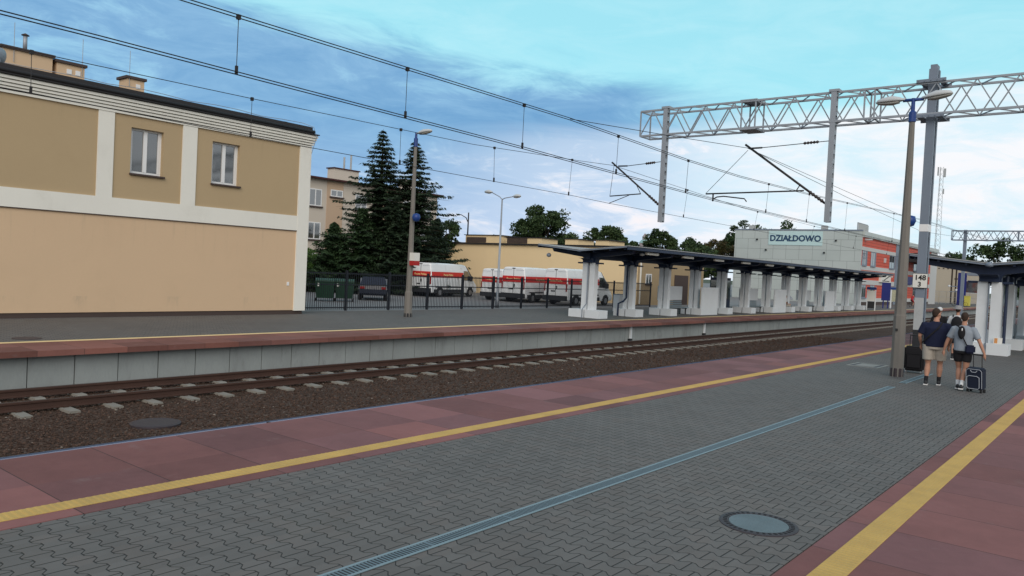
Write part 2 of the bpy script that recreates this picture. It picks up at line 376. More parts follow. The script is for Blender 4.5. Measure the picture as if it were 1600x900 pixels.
class MB:
    def __init__(s): s.v = []; s.f = []
    def _add(s, vs, fs):
        n = len(s.v); s.v += [tuple(v) for v in vs]; s.f += [tuple(i + n for i in f) for f in fs]; return s
    def box(s, x0, x1, y0, y1, z0, z1):
        if x0 > x1: x0, x1 = x1, x0
        if y0 > y1: y0, y1 = y1, y0
        if z0 > z1: z0, z1 = z1, z0
        return s._add([(x0, y0, z0), (x1, y0, z0), (x1, y1, z0), (x0, y1, z0), (x0, y0, z1), (x1, y0, z1), (x1, y1, z1), (x0, y1, z1)],
               [(0, 3, 2, 1), (4, 5, 6, 7), (0, 1, 5, 4), (1, 2, 6, 5), (2, 3, 7, 6), (3, 0, 4, 7)])
    def bar(s, p, q, w, h=None, up=(0, 0, 1)):
        p = Vector(p); q = Vector(q); h = h or w; d = (q - p).normalized(); u = Vector(up)
        if abs(d.dot(u)) > .98: u = Vector((0, 1, 0))
        a = d.cross(u).normalized() * w / 2; b = a.cross(d).normalized() * h / 2
        vs = [p - a - b, p + a - b, p + a + b, p - a + b, q - a - b, q + a - b, q + a + b, q - a + b]
        return s._add(vs, [(3, 2, 1, 0), (4, 5, 6, 7), (0, 1, 5, 4), (1, 2, 6, 5), (2, 3, 7, 6), (3, 0, 4, 7)])
    def tube(s, pts, r, n=8, caps=True):
        pts = [Vector(p) for p in pts]; rs = r if isinstance(r, (list, tuple)) else [r] * len(pts); vs = []; fs = []; a = None
        for i, p in enumerate(pts):
            d = (pts[min(i + 1, len(pts) - 1)] - pts[max(i - 1, 0)]).normalized()
            if a is None: a = d.orthogonal().normalized()
            a = (a - d * a.dot(d)).normalized(); b = d.cross(a)
            for k in range(n):
                t = 2 * math.pi * k / n; vs.append(p + (a * math.cos(t) + b * math.sin(t)) * rs[i])
        for i in range(len(pts) - 1):
            for k in range(n): fs.append((i * n + k, i * n + (k + 1) % n, (i + 1) * n + (k + 1) % n, (i + 1) * n + k))
        if caps: fs += [tuple(range(n))[::-1], tuple(range((len(pts) - 1) * n, len(pts) * n))]
        return s._add(vs, fs)
    def prism(s, poly, axis, a, b):       # poly in the two other axes, extruded along axis
        def P(u, v, w): return {'x': (w, u, v), 'y': (u, w, v), 'z': (u, v, w)}[axis]
        n = len(poly); vs = [P(u, v, a) for u, v in poly] + [P(u, v, b) for u, v in poly]
        return s._add(vs, [tuple(range(n))[::-1], tuple(range(n, 2 * n))] + [(i, (i + 1) % n, n + (i + 1) % n, n + i) for i in range(n)])
    def loft(s, rings, caps=True):
        n = len(rings[0]); vs = [v for r in rings for v in r]; fs = []
        for i in range(len(rings) - 1):
            for k in range(n): fs.append((i * n + k, i * n + (k + 1) % n, (i + 1) * n + (k + 1) % n, (i + 1) * n + k))
        if caps: fs += [tuple(range(n))[::-1], tuple(range((len(rings) - 1) * n, len(rings) * n))]
        return s._add(vs, fs)
    def ell(s, c, r, n=12, m=8, rot=None):
        rings = []
        for i in range(m + 1):
            t = math.pi * i / m; st = max(math.sin(t), .02)
            ring = []
            for k in range(n):
                q = Vector((r[0] * st * math.cos(2 * math.pi * k / n), r[1] * st * math.sin(2 * math.pi * k / n), -r[2] * math.cos(t)))
                if rot: q = rot @ q
                ring.append(Vector(c) + q)
            rings.append(ring)
        return s.loft(rings)
    def lathe(s, c, prof, n=16):
        return s.loft([[(c[0] + r * math.cos(2 * math.pi * k / n), c[1] + r * math.sin(2 * math.pi * k / n), c[2] + z) for k in range(n)] for r, z in prof])
    def build(s, name, mat, parent=None, smooth=False, bevel=0., label=None):
        me = bpy.data.meshes.new(name); off = OFF.get(parent.name, Vector((0, 0, 0))) if parent else Vector((0, 0, 0))
        me.from_pydata([(v[0] - off.x, v[1] - off.y, v[2] - off.z) for v in s.v], [], s.f)
        bm = bmesh.new(); bm.from_mesh(me); bmesh.ops.recalc_face_normals(bm, faces=bm.faces)
        if bevel: bmesh.ops.bevel(bm, geom=[e for e in bm.edges], offset=bevel, segments=2, affect='EDGES', clamp_overlap=True)
        bm.to_mesh(me); bm.free()
        o = bpy.data.objects.new(name, me); COL.objects.link(o); me.materials.append(M[mat] if isinstance(mat, str) else mat)
        if smooth:
            for p in me.polygons: p.use_smooth = True
        if parent: o.parent = parent; OFF[o.name] = off
        if label: o['label'] = label
        return o
def struct(name, mb, mat, **k): return tag(mb.build(name, mat, **k), kind='structure')
def text(name, body, size, loc, rot, mat, parent, extrude=.004, offset=0., align='CENTER', sx=1.):
    cu = bpy.data.curves.new(name, 'FONT'); cu.body = body; cu.size = size; cu.extrude = extrude; cu.offset = offset
    cu.align_x = align; cu.align_y = 'CENTER'; cu.resolution_u = 3
    t = bpy.data.objects.new('tmp', cu); COL.objects.link(t)
    me = bpy.data.meshes.new_from_object(t.evaluated_get(bpy.context.evaluated_depsgraph_get())); me.name = name
    bpy.data.objects.remove(t); me.materials.clear(); me.materials.append(M[mat])
    off = OFF.get(parent.name, Vector((0, 0, 0)))
    me.transform(Matrix.Translation(Vector(loc) - off) @ rot @ Matrix.Diagonal((sx, 1, 1, 1)))
    o = bpy.data.objects.new(name, me); COL.objects.link(o); o.parent = parent; OFF[o.name] = off
    return o
ROT_FRONT = Matrix.Rotation(R(90), 4, 'X')                                  # reads from the -Y side
ROT_SIDE = Matrix.Rotation(R(90), 4, 'Z') @ Matrix.Rotation(R(90), 4, 'X')  # reads from the +X side

# ================================================================== GROUND AND TRACK BED
ZF = -.1                      # level of the far platform and the yard
ZB = -.96                     # ballast
struct('ground', MB().box(-2500, 2500, -1500, 4500, -1.6, -1.2), 'field')
struct('yard', MB().box(-220, -19.92, -60, 400, -1.19, ZF - .004), 'asphalt')
struct('platform', MB().box(-8.75, -.3, -12, 190, -1.19, -.12), 'concrete')
struct('platform_paving', MB().box(-6.86, -2.12, -12, 190, -.118, 0), 'paver')
struct('platform_edging', MB().box(-9.14, -6.874, -12, 190, -.116, .002).box(-2.106, .04, -12, 190, -.116, .002), 'slab')
struct('opposite_platform_paving', MB().box(-26.2, -21.0, -60, 190, -.3, ZF), 'paver_far')
struct('opposite_platform_edging', MB().box(-20.998, -19.07, -60, 190, ZF - .13, ZF + .003), 'slab_far')
struct('paved_forecourt', MB().box(-29.1, -26.202, -60, 190, -.3, ZF - .003), 'paver_far')
# tactile strips with their rows of studs
def tactile(x0, x1, z, y1, studs=True):
    mb = MB().box(x0, x1, -12, 190, z - .01, z + .005)
    if studs:
        y = 2.
        while y < y1:
            nx = 7
            for i in range(nx):
                cx = x0 + (i + .5) * (x1 - x0) / nx; r = .017
                mb._add([(cx - r, y - r, z + .0045), (cx + r, y - r, z + .0045), (cx + r, y + r, z + .0045), (cx - r, y + r, z + .0045),
                         (cx - r * .6, y - r * .6, z + .0085), (cx + r * .6, y - r * .6, z + .0085), (cx + r * .6, y + r * .6, z + .0085), (cx - r * .6, y + r * .6, z + .0085)],
                        [(4, 5, 6, 7), (0, 1, 5, 4), (1, 2, 6, 5), (2, 3, 7, 6), (3, 0, 4, 7)])
            y += .06
    return mb
struct('tactile_strip', tactile(-7.295, -7.075, .002, 30), 'yellow')
struct('tactile_strip', tactile(-1.905, -1.675, .002, 26), 'yellow')
M['yellow_far'] = pm('worn_pale_yellow', (.78, .60, .30), .7, .12, 3., 40, .1)
struct('tactile_strip', tactile(-21.02, -20.80, ZF + .003, 0, False), 'yellow_far')
# retaining walls made of metre-wide panels
mb = MB()
for k in range(190):
    y = -12.2 + k * 1.0; mb.box(-19.45, -19.38 + random.uniform(-.006, .006), y + .012, y + .988, -1.2, ZF - .132)
struct('opposite_platform_wall', mb, 'panelc')
struct('opposite_platform_wall_core', MB().box(-19.9, -19.452, -60, 190, -1.2, ZF - .134), 'plinth')
for y in (33.2, 41.4):
    w = thing('wall_marker', 'small white post bolted to the platform wall, %s' % ('nearer the camera' if y < 35 else 'the farther one'), 'marker', (-19.3, y, -.95), 0, 'white markers on the opposite platform wall')
    MB().box(-.05, .03, -.07, .07, .12, .70).build('plate', 'white', w); MB().box(-.09, .05, -.14, .10, .02, .11).build('foot', 'plastic', w)

def ballast_sheet():
    x0, x1, y0, y1 = -19.5, -8.8, 0., 200.
    mb = MB()
    mb.box(-19.5, -8.8, -14, 700, -1.19, ZB - .03)
    return mb
tag(ballast_sheet().build('ballast', 'ballast'), 'brown crushed stone ballast filling the track bed', 'ballast', kind='stuff')
def stones(n, ymax):
    vs = []; fs = []
    u = rng.random(n); Y = 3.2 + (ymax - 3.2) * u ** 2.0; X = rng.uniform(-19.35, -9.0, n)
    s = rng.uniform(.012, .027, n) * (1 + Y / 60.)
    base = np.array([(1, 0, 0), (-1, 0, 0), (0, 1, 0), (0, -1, 0), (0, 0, 1), (0, 0, -1)], float)
    tri = [(0, 2, 4), (2, 1, 4), (1, 3, 4), (3, 0, 4), (2, 0, 5), (1, 2, 5), (3, 1, 5), (0, 3, 5)]
    for i in range(n):
        b = base * (s[i] * rng.uniform(.55, 1.2, 3)) + rng.normal(0, .2, (6, 3)) * s[i]
        a = rng.uniform(0, 6.28); ca, sa = math.cos(a), math.sin(a)
        bx = b[:, 0] * ca - b[:, 1] * sa; by = b[:, 0] * sa + b[:, 1] * ca
        zz = ZB - .03 + s[i] * .3 + max(0., .05 - abs(X[i] + 17.35) * .0) * 0
        k = len(vs); vs += list(zip(bx + X[i], by + Y[i], b[:, 2] * .8 + zz)); fs += [(p + k, q + k, r + k) for p, q, r in tri]
    mb = MB(); mb.v = vs; mb.f = fs; return mb
def stone_mat():
    m, nt, b = base_mat('loose_stones', .95, 0, .2)
    g = nt.nodes.new('ShaderNodeNewGeometry'); rnd = S(nt, g.outputs['Random Per Island'])
    c = mix(nt, rnd, (.036, .023, .017), (.108, .070, .054)); c = mix(nt, (rnd - .992).op('GREATER_THAN', 0.), c, (.24, .21, .18))
    nt.links.new(c, b.inputs['Base Color']); return m
M['stone'] = stone_mat()
tag(stones(62000, 50.).build('loose_ballast_stones', 'stone'), 'loose brown ballast stones lying between the tracks', 'stones', kind='stuff')

# rails: rail foot at z0, 60 kg profile
def rail_mb(x, y0, y1, ztop):
    z = ztop
    prof = [(-.075, -.172), (.075, -.172), (.075, -.160), (.012, -.140), (.009, -.055), (.034, -.045), (.036, -.010), (.028, 0), (-.028, 0), (-.036, -.010), (-.034, -.045), (-.009, -.055), (-.012, -.140), (-.075, -.160)]
    return MB().prism([(x + a, z + b) for a, b in prof], 'y', y0, y1)
XT = -17.38
for x, lab in ((XT - .75, 'rusty steel rail farther from the camera, next to the platform wall'), (XT + .75, 'rusty steel rail nearer the camera, beside the bare ballast strip')):
    r = wthing('rail', lab, 'rail', (x, 0, -.76), 'rails of the single track')
    rail_mb(x, -14, 600, -.762).build('web', 'rust', r); MB().box(x - .026, x + .026, -14, 600, -.763, -.758).build('running_surface', 'railtop', r)
sl = thing('sleeper', 'x', 'sleeper', (XT, 0, -.934), 0, 'concrete sleepers under the track')
rr = [[(-1.3, -.12, -.2), (-1.3, .12, -.2), (-1.3, .12, 0), (-1.3, -.12, 0)]]
MB().loft([[(x, -.13, -.2), (x, .13, -.2), (x, .10 if z > -.03 else .09, z), (x, -.10 if z > -.03 else -.09, z)] for x, z in ((-1.3, -.01), (-.42, .0), (-.25, -.055), (.25, -.055), (.42, .0), (1.3, -.01))]).build('beam', 'sleeper', sl)
for q, sx in enumerate((-.75, .75)):
    for d in (-1, 1): MB().box(sx + d * .06, sx + d * .13, -.05, .05, 0, .035).build('rail_clip', 'rust', sl)
NS = 236
for k in range(NS):
    y = 5.66 - .83 * 8 + .832 * k
    o = sl if k == 0 else copy_tree(sl)
    o.location = (XT + random.uniform(-.01, .01), y, -.934 + random.uniform(-.006, .002)); o.rotation_euler.z = random.uniform(-.01, .01)
    o['label'] = 'pale concrete sleeper ends showing beside the rusty rails, one of the regular row'
# pipe along the near edge
t = wthing('steel_pipe', 'blue-grey steel pipe running along the edge of the near platform', 'pipe', (-9.22, 0, -.05))
MB().tube([(-9.235, -12, -.028), (-9.235, 190, -.028)], .034, 10).build('pipe_run', 'pipe', t, smooth=True)
mb = MB()
for k in range(30): mb.box(-9.28, -9.145, 2.2 + k * 4., 2.235 + k * 4., -.07, .0)
mb.build('bracket', 'plastic', t)
# buried cover in the ballast
t = thing('concrete_cover', 'dark round cover half buried in the ballast near the platform edge', 'cover', (-14.25, 7.2, -.99))
MB().lathe((0, 0, 0), [(.45, -.1), (.45, .035), (.40, .05), (.02, .055)], 20).build('lid', 'castiron', t)
t = thing('litter', 'scrap of white paper lying on a sleeper between the rails', 'litter', (-17.0, 10.35, -.93), .5)
MB()._add([(-.10, -.05, 0), (.09, -.06, .012), (.11, .05, .035), (-.09, .06, .01), (-.10, -.05, .004), (.09, -.06, .016), (.11, .05, .039), (-.09, .06, .014)], [(3, 2, 1, 0), (4, 5, 6, 7), (0, 1, 5, 4), (1, 2, 6, 5), (2, 3, 7, 6), (3, 0, 4, 7)]).build('paper_scrap', 'paper', t)

# ------------------------------------------------------------------ drain channels in the near paving
def drain(y0, y1, label, seg=1.0):
    x = -4.365; W = .082
    t = wthing('drain_channel', label, 'drain', (x, y0, 0), 'slot drains along the middle of the platform')
    MB().box(x - W, x + W, y0, y1, -.01, .0035).build('trough', 'black', t)
    for e in (x - W, x + W - .024): MB().box(e, e + .024, y0, y1, -.008, .0095).build('side_rail', 'drainrail', t)
    mb = MB()
    y = y0
    while y < y1:
        if (y - y0) % seg > seg - .045: mb.box(x - W + .02, x + W - .02, y, y + .03, -.008, .0085); y += .045; continue
        mb.box(x - W + .02, x + W - .02, y, y + .016, -.008, .008); y += .034
    mb.build('grate', 'drain', t)
drain(1.5, 19.35, 'long pale blue slot drain crossing the paving from the bottom of the photo')
drain(20.35, 23.4, 'short pale blue slot drain just past the concrete lamp pole by the walking men')
# manhole cover
t = thing('manhole_cover', 'round cast-iron manhole cover with blue-grey infill in the paving', 'manhole', (-2.67, 7.11, 0))
MB().lathe((0, 0, 0), [(.355, -.05), (.355, .006), (.335, .010), (.275, .010), (.27, .004), (.01, .004)], 40).build('frame', 'castiron', t)
mb = MB()
for k in range(36):
    a = 2 * math.pi * k / 36; c, s_ = math.cos(a), math.sin(a)
    mb.bar((c * .285, s_ * .285, .0095), (c * .32, s_ * .32, .0095), .024, .006)
mb.build('slots', 'black', t)
MB().lathe((0, 0, 0), [(.268, -.03), (.268, .0085), (.01, .0095)], 40).build('lid', 'covercon', t)
t = thing('manhole_cover', 'flat manhole cover in the opposite platform paving below the tan building', 'manhole', (-21.75, 7.6, ZF))
MB().lathe((0, 0, 0), [(.33, -.05), (.33, .012), (.28, .016), (.01, .012)], 28).build('lid', 'castiron', t)
# rectangular inspection cover near the pole
t = thing('inspection_cover', 'rectangular steel inspection cover with pale frame beside the concrete lamp pole', 'cover', (-6.07, 23.9, 0))
mb = MB()
for a in (-.42, .36): mb.box(a, a + .06, -.6, .6, -.02, .008)
for a in (-.6, .54): mb.box(-.36, .36, a, a + .06, -.02, .0082)
mb.build('frame', 'concrete', t); MB().box(-.36, .36, -.54, .54, -.03, .004).build('lid', 'castiron', t); MB().box(-.25, .25, -.4, .4, .004, .007).build('plate', 'concrete', t)

# ================================================================== TAN BUILDING
XB = -27.8
b = wthing('office_building', 'two-storey tan rendered building with cream bands behind the opposite platform', 'building', (XB, 20.3, ZF))
wins = [(12.78, 13.94), (15.84, 17.0)]; wz = (4.95, 6.55); Y1 = 20.29; YS = -14.
mb = MB()
mb.box(XB - 9, XB - .35, YS, Y1 - .02, ZF, 7.45)                        # core
# front skin with openings
ys = [YS] + [v for w in wins for v in w] + [Y1 - .02]
mb.box(XB - .351, XB, YS, Y1 - .02, 3.45, wz[0]); mb.box(XB - .351, XB, YS, Y1 - .02, wz[1], 7.4)
for i in range(0, len(ys), 2): mb.box(XB - .351, XB, ys[i], ys[i + 1], wz[0], wz[1])
mb.build('upper_wall', 'tan', b)
MB().box(XB - .351, XB + .002, YS, Y1 - .02, .07, 3.449).build('lower_wall', 'tanlow', b)
MB().box(XB - .35, XB - .03, YS, Y1 - .05, ZF - .1, .069).build('plinth', 'plinth', b)
mb = MB().box(XB - .3, XB + .05, YS, Y1 - .53, 3.42, 4.03)
mb.build('band', 'cream', b)
MB().box(XB - .3, XB + .054, YS, Y1 - .53, 3.395, 3.42).build('band_drip', 'plinth', b)
for y0, y1, zb in ((11.65, 12.18, 4.03), (14.64, 15.2, 4.03), (8.0, 8.5, 4.03), (5.0, 5.5, 4.03)):
    MB().box(XB - .3, XB + .048, y0, y1, zb, 6.95).build('pilaster', 'cream', b)
MB().box(XB - .6, XB + .06, Y1 - .53, Y1 + .03, .05, 6.95).build('corner_pilaster', 'cream', b)
mb = MB(); z = 6.95
for k, (h, o_) in enumerate(((.11, .07), (.10, .11), (.10, .15), (.11, .19), (.12, .23))):
    mb.box(XB - 9.1, XB + o_, YS, Y1 + o_ - .02, z, z + h - .030); mb.box(XB - 9.1, XB + o_ - .07, YS, Y1 + o_ - .09, z + h - .030, z + h); z += h
mb.build('cornice', 'cream', b)
mb = MB().box(XB - 9.4, XB + .30, YS, Y1 + .24, 7.49, 7.53).prism([(XB + .18, 7.53), (XB + .24, 7.60), (XB + .22, 7.80), (XB - .2, 7.86), (XB - 4.5, 8.15), (XB - 9.4, 7.6)], 'y', YS, Y1 - .08)
rf = mb.build('roof', 'roofdark', b)
MB().tube([(XB + .27, YS, 7.60), (XB + .27, Y1 - .02, 7.60)], .07, 10).build('gutter', 'roofdark', rf, smooth=True)
for y in (12.2, 14.5, 17.2, 19.0): MB().box(XB - .25, XB - .05, y, y + .14, 7.7, 7.86).build('roof_vent', 'roofdark', rf)
for w0, w1 in wins:
    wy = MB(); X = XB - .17
    w = MB().box(X - .06, X, w0, w0 + .07, *wz).box(X - .06, X, w1 - .07, w1, *wz).box(X - .06, X, w0 + .07, w1 - .07, wz[1] - .07, wz[1]).box(X - .06, X, w0 + .07, w1 - .07, wz[0], wz[0] + .09)
    mid = (w0 + w1) / 2; w.box(X - .05, X + .01, mid - .065, mid + .065, wz[0] + .09, wz[1] - .07)
    w.box(X - .05, X + .005, w0 + .07, w0 + .12, wz[0] + .09, wz[1] - .07).box(X - .05, X + .005, w1 - .12, w1 - .07, wz[0] + .09, wz[1] - .07)
    fr = w.build('window_frame', 'pvc', b)
    MB().box(X - .05, X - .04, w0 + .1, w1 - .1, wz[0] + .08, wz[1] - .08).build('pane', 'glass', fr)
    MB().box(XB - .17, XB + .09, w0 - .03, w1 + .06, wz[0] - .06, wz[0]).build('sill', 'plinth', fr)
MB().box(XB, XB + .03, 19.4, 19.5, 1.1, 1.25).build('wall_socket', 'pvc', b)
# chimneys
for i, (y0, y1, x0, x1, zt) in enumerate(((9.75, 11.35, -32.2, -31, 9.1), (11.5, 12.45, -31.8, -31, 9.0), (14.02, 14.68, -31.7, -31, 8.98))):
    c = MB().box(x0, x1, y0, y1, 7.4, zt - .08).build('chimney', 'tanlow', b)
    MB().box(x0 - .1, x1 + .07, y0 - .07, y1 + .07, zt - .08, zt + .02).build('cap', 'plinth', c)
    if i:
        mb = MB()
        for k in range(2 if i == 1 else 1): mb.box(x1, x1 + .02, y0 + .33 + k * .3, y0 + .5 + k * .3, zt - .42, zt - .25)
        mb.build('vent', 'pvc', c)
    MB().tube([(x1 + .03, (10.1, 12.35, 14.08)[i], 8.6), (x1 + .03, (10.1, 12.35, 14.08)[i], 9.95)], .011, 6).build('lightning_rod', 'galv', c)
f = MB().lathe((-31.3, 10.55, 9.1), [(.07, 0), (.07, .55), (.04, .56)], 12).build('flue', 'galv', b, smooth=True)
MB().lathe((-31.3, 10.55, 9.66), [(.13, 0), (.13, .02), (.02, .08)], 12).build('flue_cap', 'plinth', f)
MB().tube([(-31.2, 9.0, 8.52)] + [(-28.0, y, 7.95 + .04 * math.sin(y * 2)) for y in range(11, 21)] + [(XB + .3, 20.2, 7.8), (XB + .32, 20.35, 7.4), (XB - .1, 20.36, 6.5)], .012, 5).build('lightning_conductor', 'galv', b)

t = thing('satellite_dish', 'grey satellite dish at the left edge on the roof of the tan building', 'dish', (-29.6, 9.25, 7.85), R(-60))
q_ = Matrix.Rotation(R(65), 3, 'X'); mb = MB().lathe((0, 0, 0), [(.02, .0), (.18, .03), (.34, .10), (.36, .12), (.34, .12), (.18, .05), (.02, .02)], 18); mb.v = [tuple(q_ @ Vector(v) + Vector((0, 0, .45))) for v in mb.v]
mb.build('dish', 'galv', t, smooth=True); MB().tube([(0, 0, -.05), (0, 0, .45)], .02, 6).build('pole', 'galv', t); MB().tube([(0, -.02, .40), (0, -.36, .42)], .012, 5).build('feed_arm', 'galv', t)

# ================================================================== FENCE
XFn = -29.35
ft = wthing('fence', 'black metal bar fence between the tan building and the canopy', 'fence', (XFn, 21.2, ZF))
ys = [21.05, 23.8, 26.5, 29.2, 31.9, 34.55, 37.2, 39.85, 42.5, 45.15, 47.8, 50.45, 53.1]
for k, y in enumerate(ys[1:]): MB().box(XFn - .045, XFn + .045, y - .045, y + .045, ZF - .1, 1.80).build('post', 'fence', ft)
for k in range(len(ys) - 1):
    mb = MB(); y0 = ys[k] + .06; y1 = ys[k + 1] - .06
    for z in (ZF + .12, 1.62, 1.1): mb.box(XFn - .018, XFn + .018, y0, y1, z, z + .05)
    n = 22
    for i in range(n):
        y = y0 + (i + .5) * (y1 - y0) / n; mb.box(XFn - .009, XFn + .009, y - .010, y + .010, ZF + .05, 1.72)
    mb.build('panel', 'fence', ft)

# ================================================================== LAMP POSTS
def lamp_head(mb, mbg, p, d, L=.72, tilt=.12):
    # tapering luminaire starting at p and pointing along horizontal direction d
    d = Vector(d).normalized(); s_ = Vector((-d.y, d.x, 0)); ax = (d + Vector((0, 0, tilt))).normalized(); up = Vector((0, 0, 1))
    rings = []; rg = []
    for t, w, h in ((0, .05, .05), (.12, .08, .07), (.2, .11, .10), (.45, .14, .15), (.75, .13, .12), (.93, .09, .08), (1., .03, .02)):
        c = Vector(p) + ax * (t * L)
        rings.append([c + s_ * (w * math.cos(a)) + up * (h * math.sin(a) if math.sin(a) > 0 else h * .15 * math.sin(a)) for a in [2 * math.pi * k / 12 for k in range(12)]])
        rg.append([c + s_ * (w * .8 * math.cos(a)) + up * (-h * .35 + h * .3 * math.sin(a)) for a in [2 * math.pi * k / 12 for k in range(12)]])
    mb.loft(rings); mbg.loft(rg[2:])
# opposite platform single-arm concrete lamp
lp = thing('lamp_post', 'concrete lamp post with one lamp standing in front of the black fence', 'lamp post', (-25.41, 24.12, ZF))
rg = []
for z, r in ((0, .185), (1.1, .175), (1.14, .145), (7.6, .075)): rg.append([(r * math.cos(a) * 1., r * math.sin(a), z) for a in [math.pi / 8 + 2 * math.pi * k / 8 for k in range(8)]])
MB().loft(rg).build('pole', 'pole', lp)
MB().lathe((0, 0, 7.55), [(.095, 0), (.095, .36), (.06, .40), (.05, .62)], 12).build('top_sleeve', 'bluebright', lp)
h, g = MB(), MB(); lamp_head(h, g, (.05, .0, 8.12), (1, .1, 0), .85, .1); hh = h.build('lamp_head', 'lamp', lp, smooth=True); g.build('lens', 'lampglass', hh, smooth=True)
MB().box(.13, .42, -.17, .17, 2.30, 2.50).build('warning_sign', 'signred', lp); MB().box(.12, .41, -.17, .17, 2.505, 2.86).build('notice', 'paper', lp)
MB().lathe((.30, -.05, 4.42), [(.02, -.19), (.14, -.15), (.19, 0), (.15, .14), (.02, .18)], 12).build('loudspeaker', 'bluebright', lp, smooth=True)
MB().lathe((0, 0, 0), [(.192, 0), (.19, .12), (.186, .16), (.17, .17)], 8).build('tarred_foot', 'plastic', lp)
# near platform double concrete lamp
lp = thing('lamp_post', 'tall concrete lamp post with two lamps on a blue T arm on the near platform', 'lamp post', (-4.83, 21.8, 0))
rg = []
for z, r in ((0, .160), (1.55, .150), (1.6, .140), (6.55, .068)): rg.append([(r * math.cos(a), r * math.sin(a), z) for a in [math.pi / 8 + 2 * math.pi * k / 8 for k in range(8)]])
MB().loft(rg).build('pole', 'pole', lp)
MB().lathe((0, 0, 6.5), [(.09, 0), (.09, .24), (.05, .28), (.045, .60)], 12).build('top_sleeve', 'bluebright', lp)
MB().tube([(-.24, 0, 7.06), (.24, 0, 7.06)], .042, 10).build('crossarm', 'bluebright', lp, smooth=True)
for s_ in (-1, 1):
    h, g = MB(), MB(); lamp_head(h, g, (s_ * .19, 0, 7.07), (s_, 0, 0), .70, .10 if s_ > 0 else -.02); hh = h.build('lamp_head', 'lamp', lp, smooth=True); g.build('lens', 'lampglass', hh, smooth=True)
MB().lathe((.02, .24, 4.0), [(.02, -.15), (.12, -.12), (.17, 0), (.14, .12), (.02, .15)], 12).build('loudspeaker', 'bluebright', lp, smooth=True)
MB().lathe((0, 0, 0), [(.166, 0), (.164, .20), (.157, .22)], 8).build('tarred_foot', 'castiron', lp)
MB().lathe((-.03, -.15, 1.2), [(.03, -.03), (.03, .03)], 8).build('cover_bolt', 'plastic', lp)
# yard double-arm steel lamp
lp = thing('lamp_post', 'slim steel lamp post with two curved arms behind the black fence', 'lamp post', (-29.9, 35.6, ZF))
MB().lathe((0, 0, 0), [(.13, 0), (.12, .6), (.075, .65), (.045, 6.5)], 12).build('pole', 'galv', lp, smooth=True)
MB().tube([(0, 0, 6.45), (-.2, 0, 6.62), (-.9, 0, 6.92)], .028, 8).tube([(0, 0, 6.45), (.2, 0, 6.53), (.9, 0, 6.62)], .028, 8).build('arms', 'galv', lp, smooth=True)
for s_, z in ((-1, 6.93), (1, 6.62)):
    h, g = MB(), MB(); lamp_head(h, g, (s_ * .8, 0, z - .03), (s_, 0, 0), .6, .05); hh = h.build('lamp_head', 'lamp', lp, smooth=True); g.build('lens', 'lampglass', hh, smooth=True)
# far curved lamp
lp = thing('street_lamp', 'distant dark street lamp with curved arm beside the small round tree', 'street lamp', (-51.0, 55.8, ZF))
MB().lathe((0, 0, 0), [(.10, 0), (.06, 7.6)], 8).build('pole', 'plastic', lp); MB().tube([(0, 0, 6.6), (-.3, 0, 7.1), (-1.0, 0, 7.4), (-1.5, 0, 7.35)], .045, 6).build('arm', 'plastic', lp)

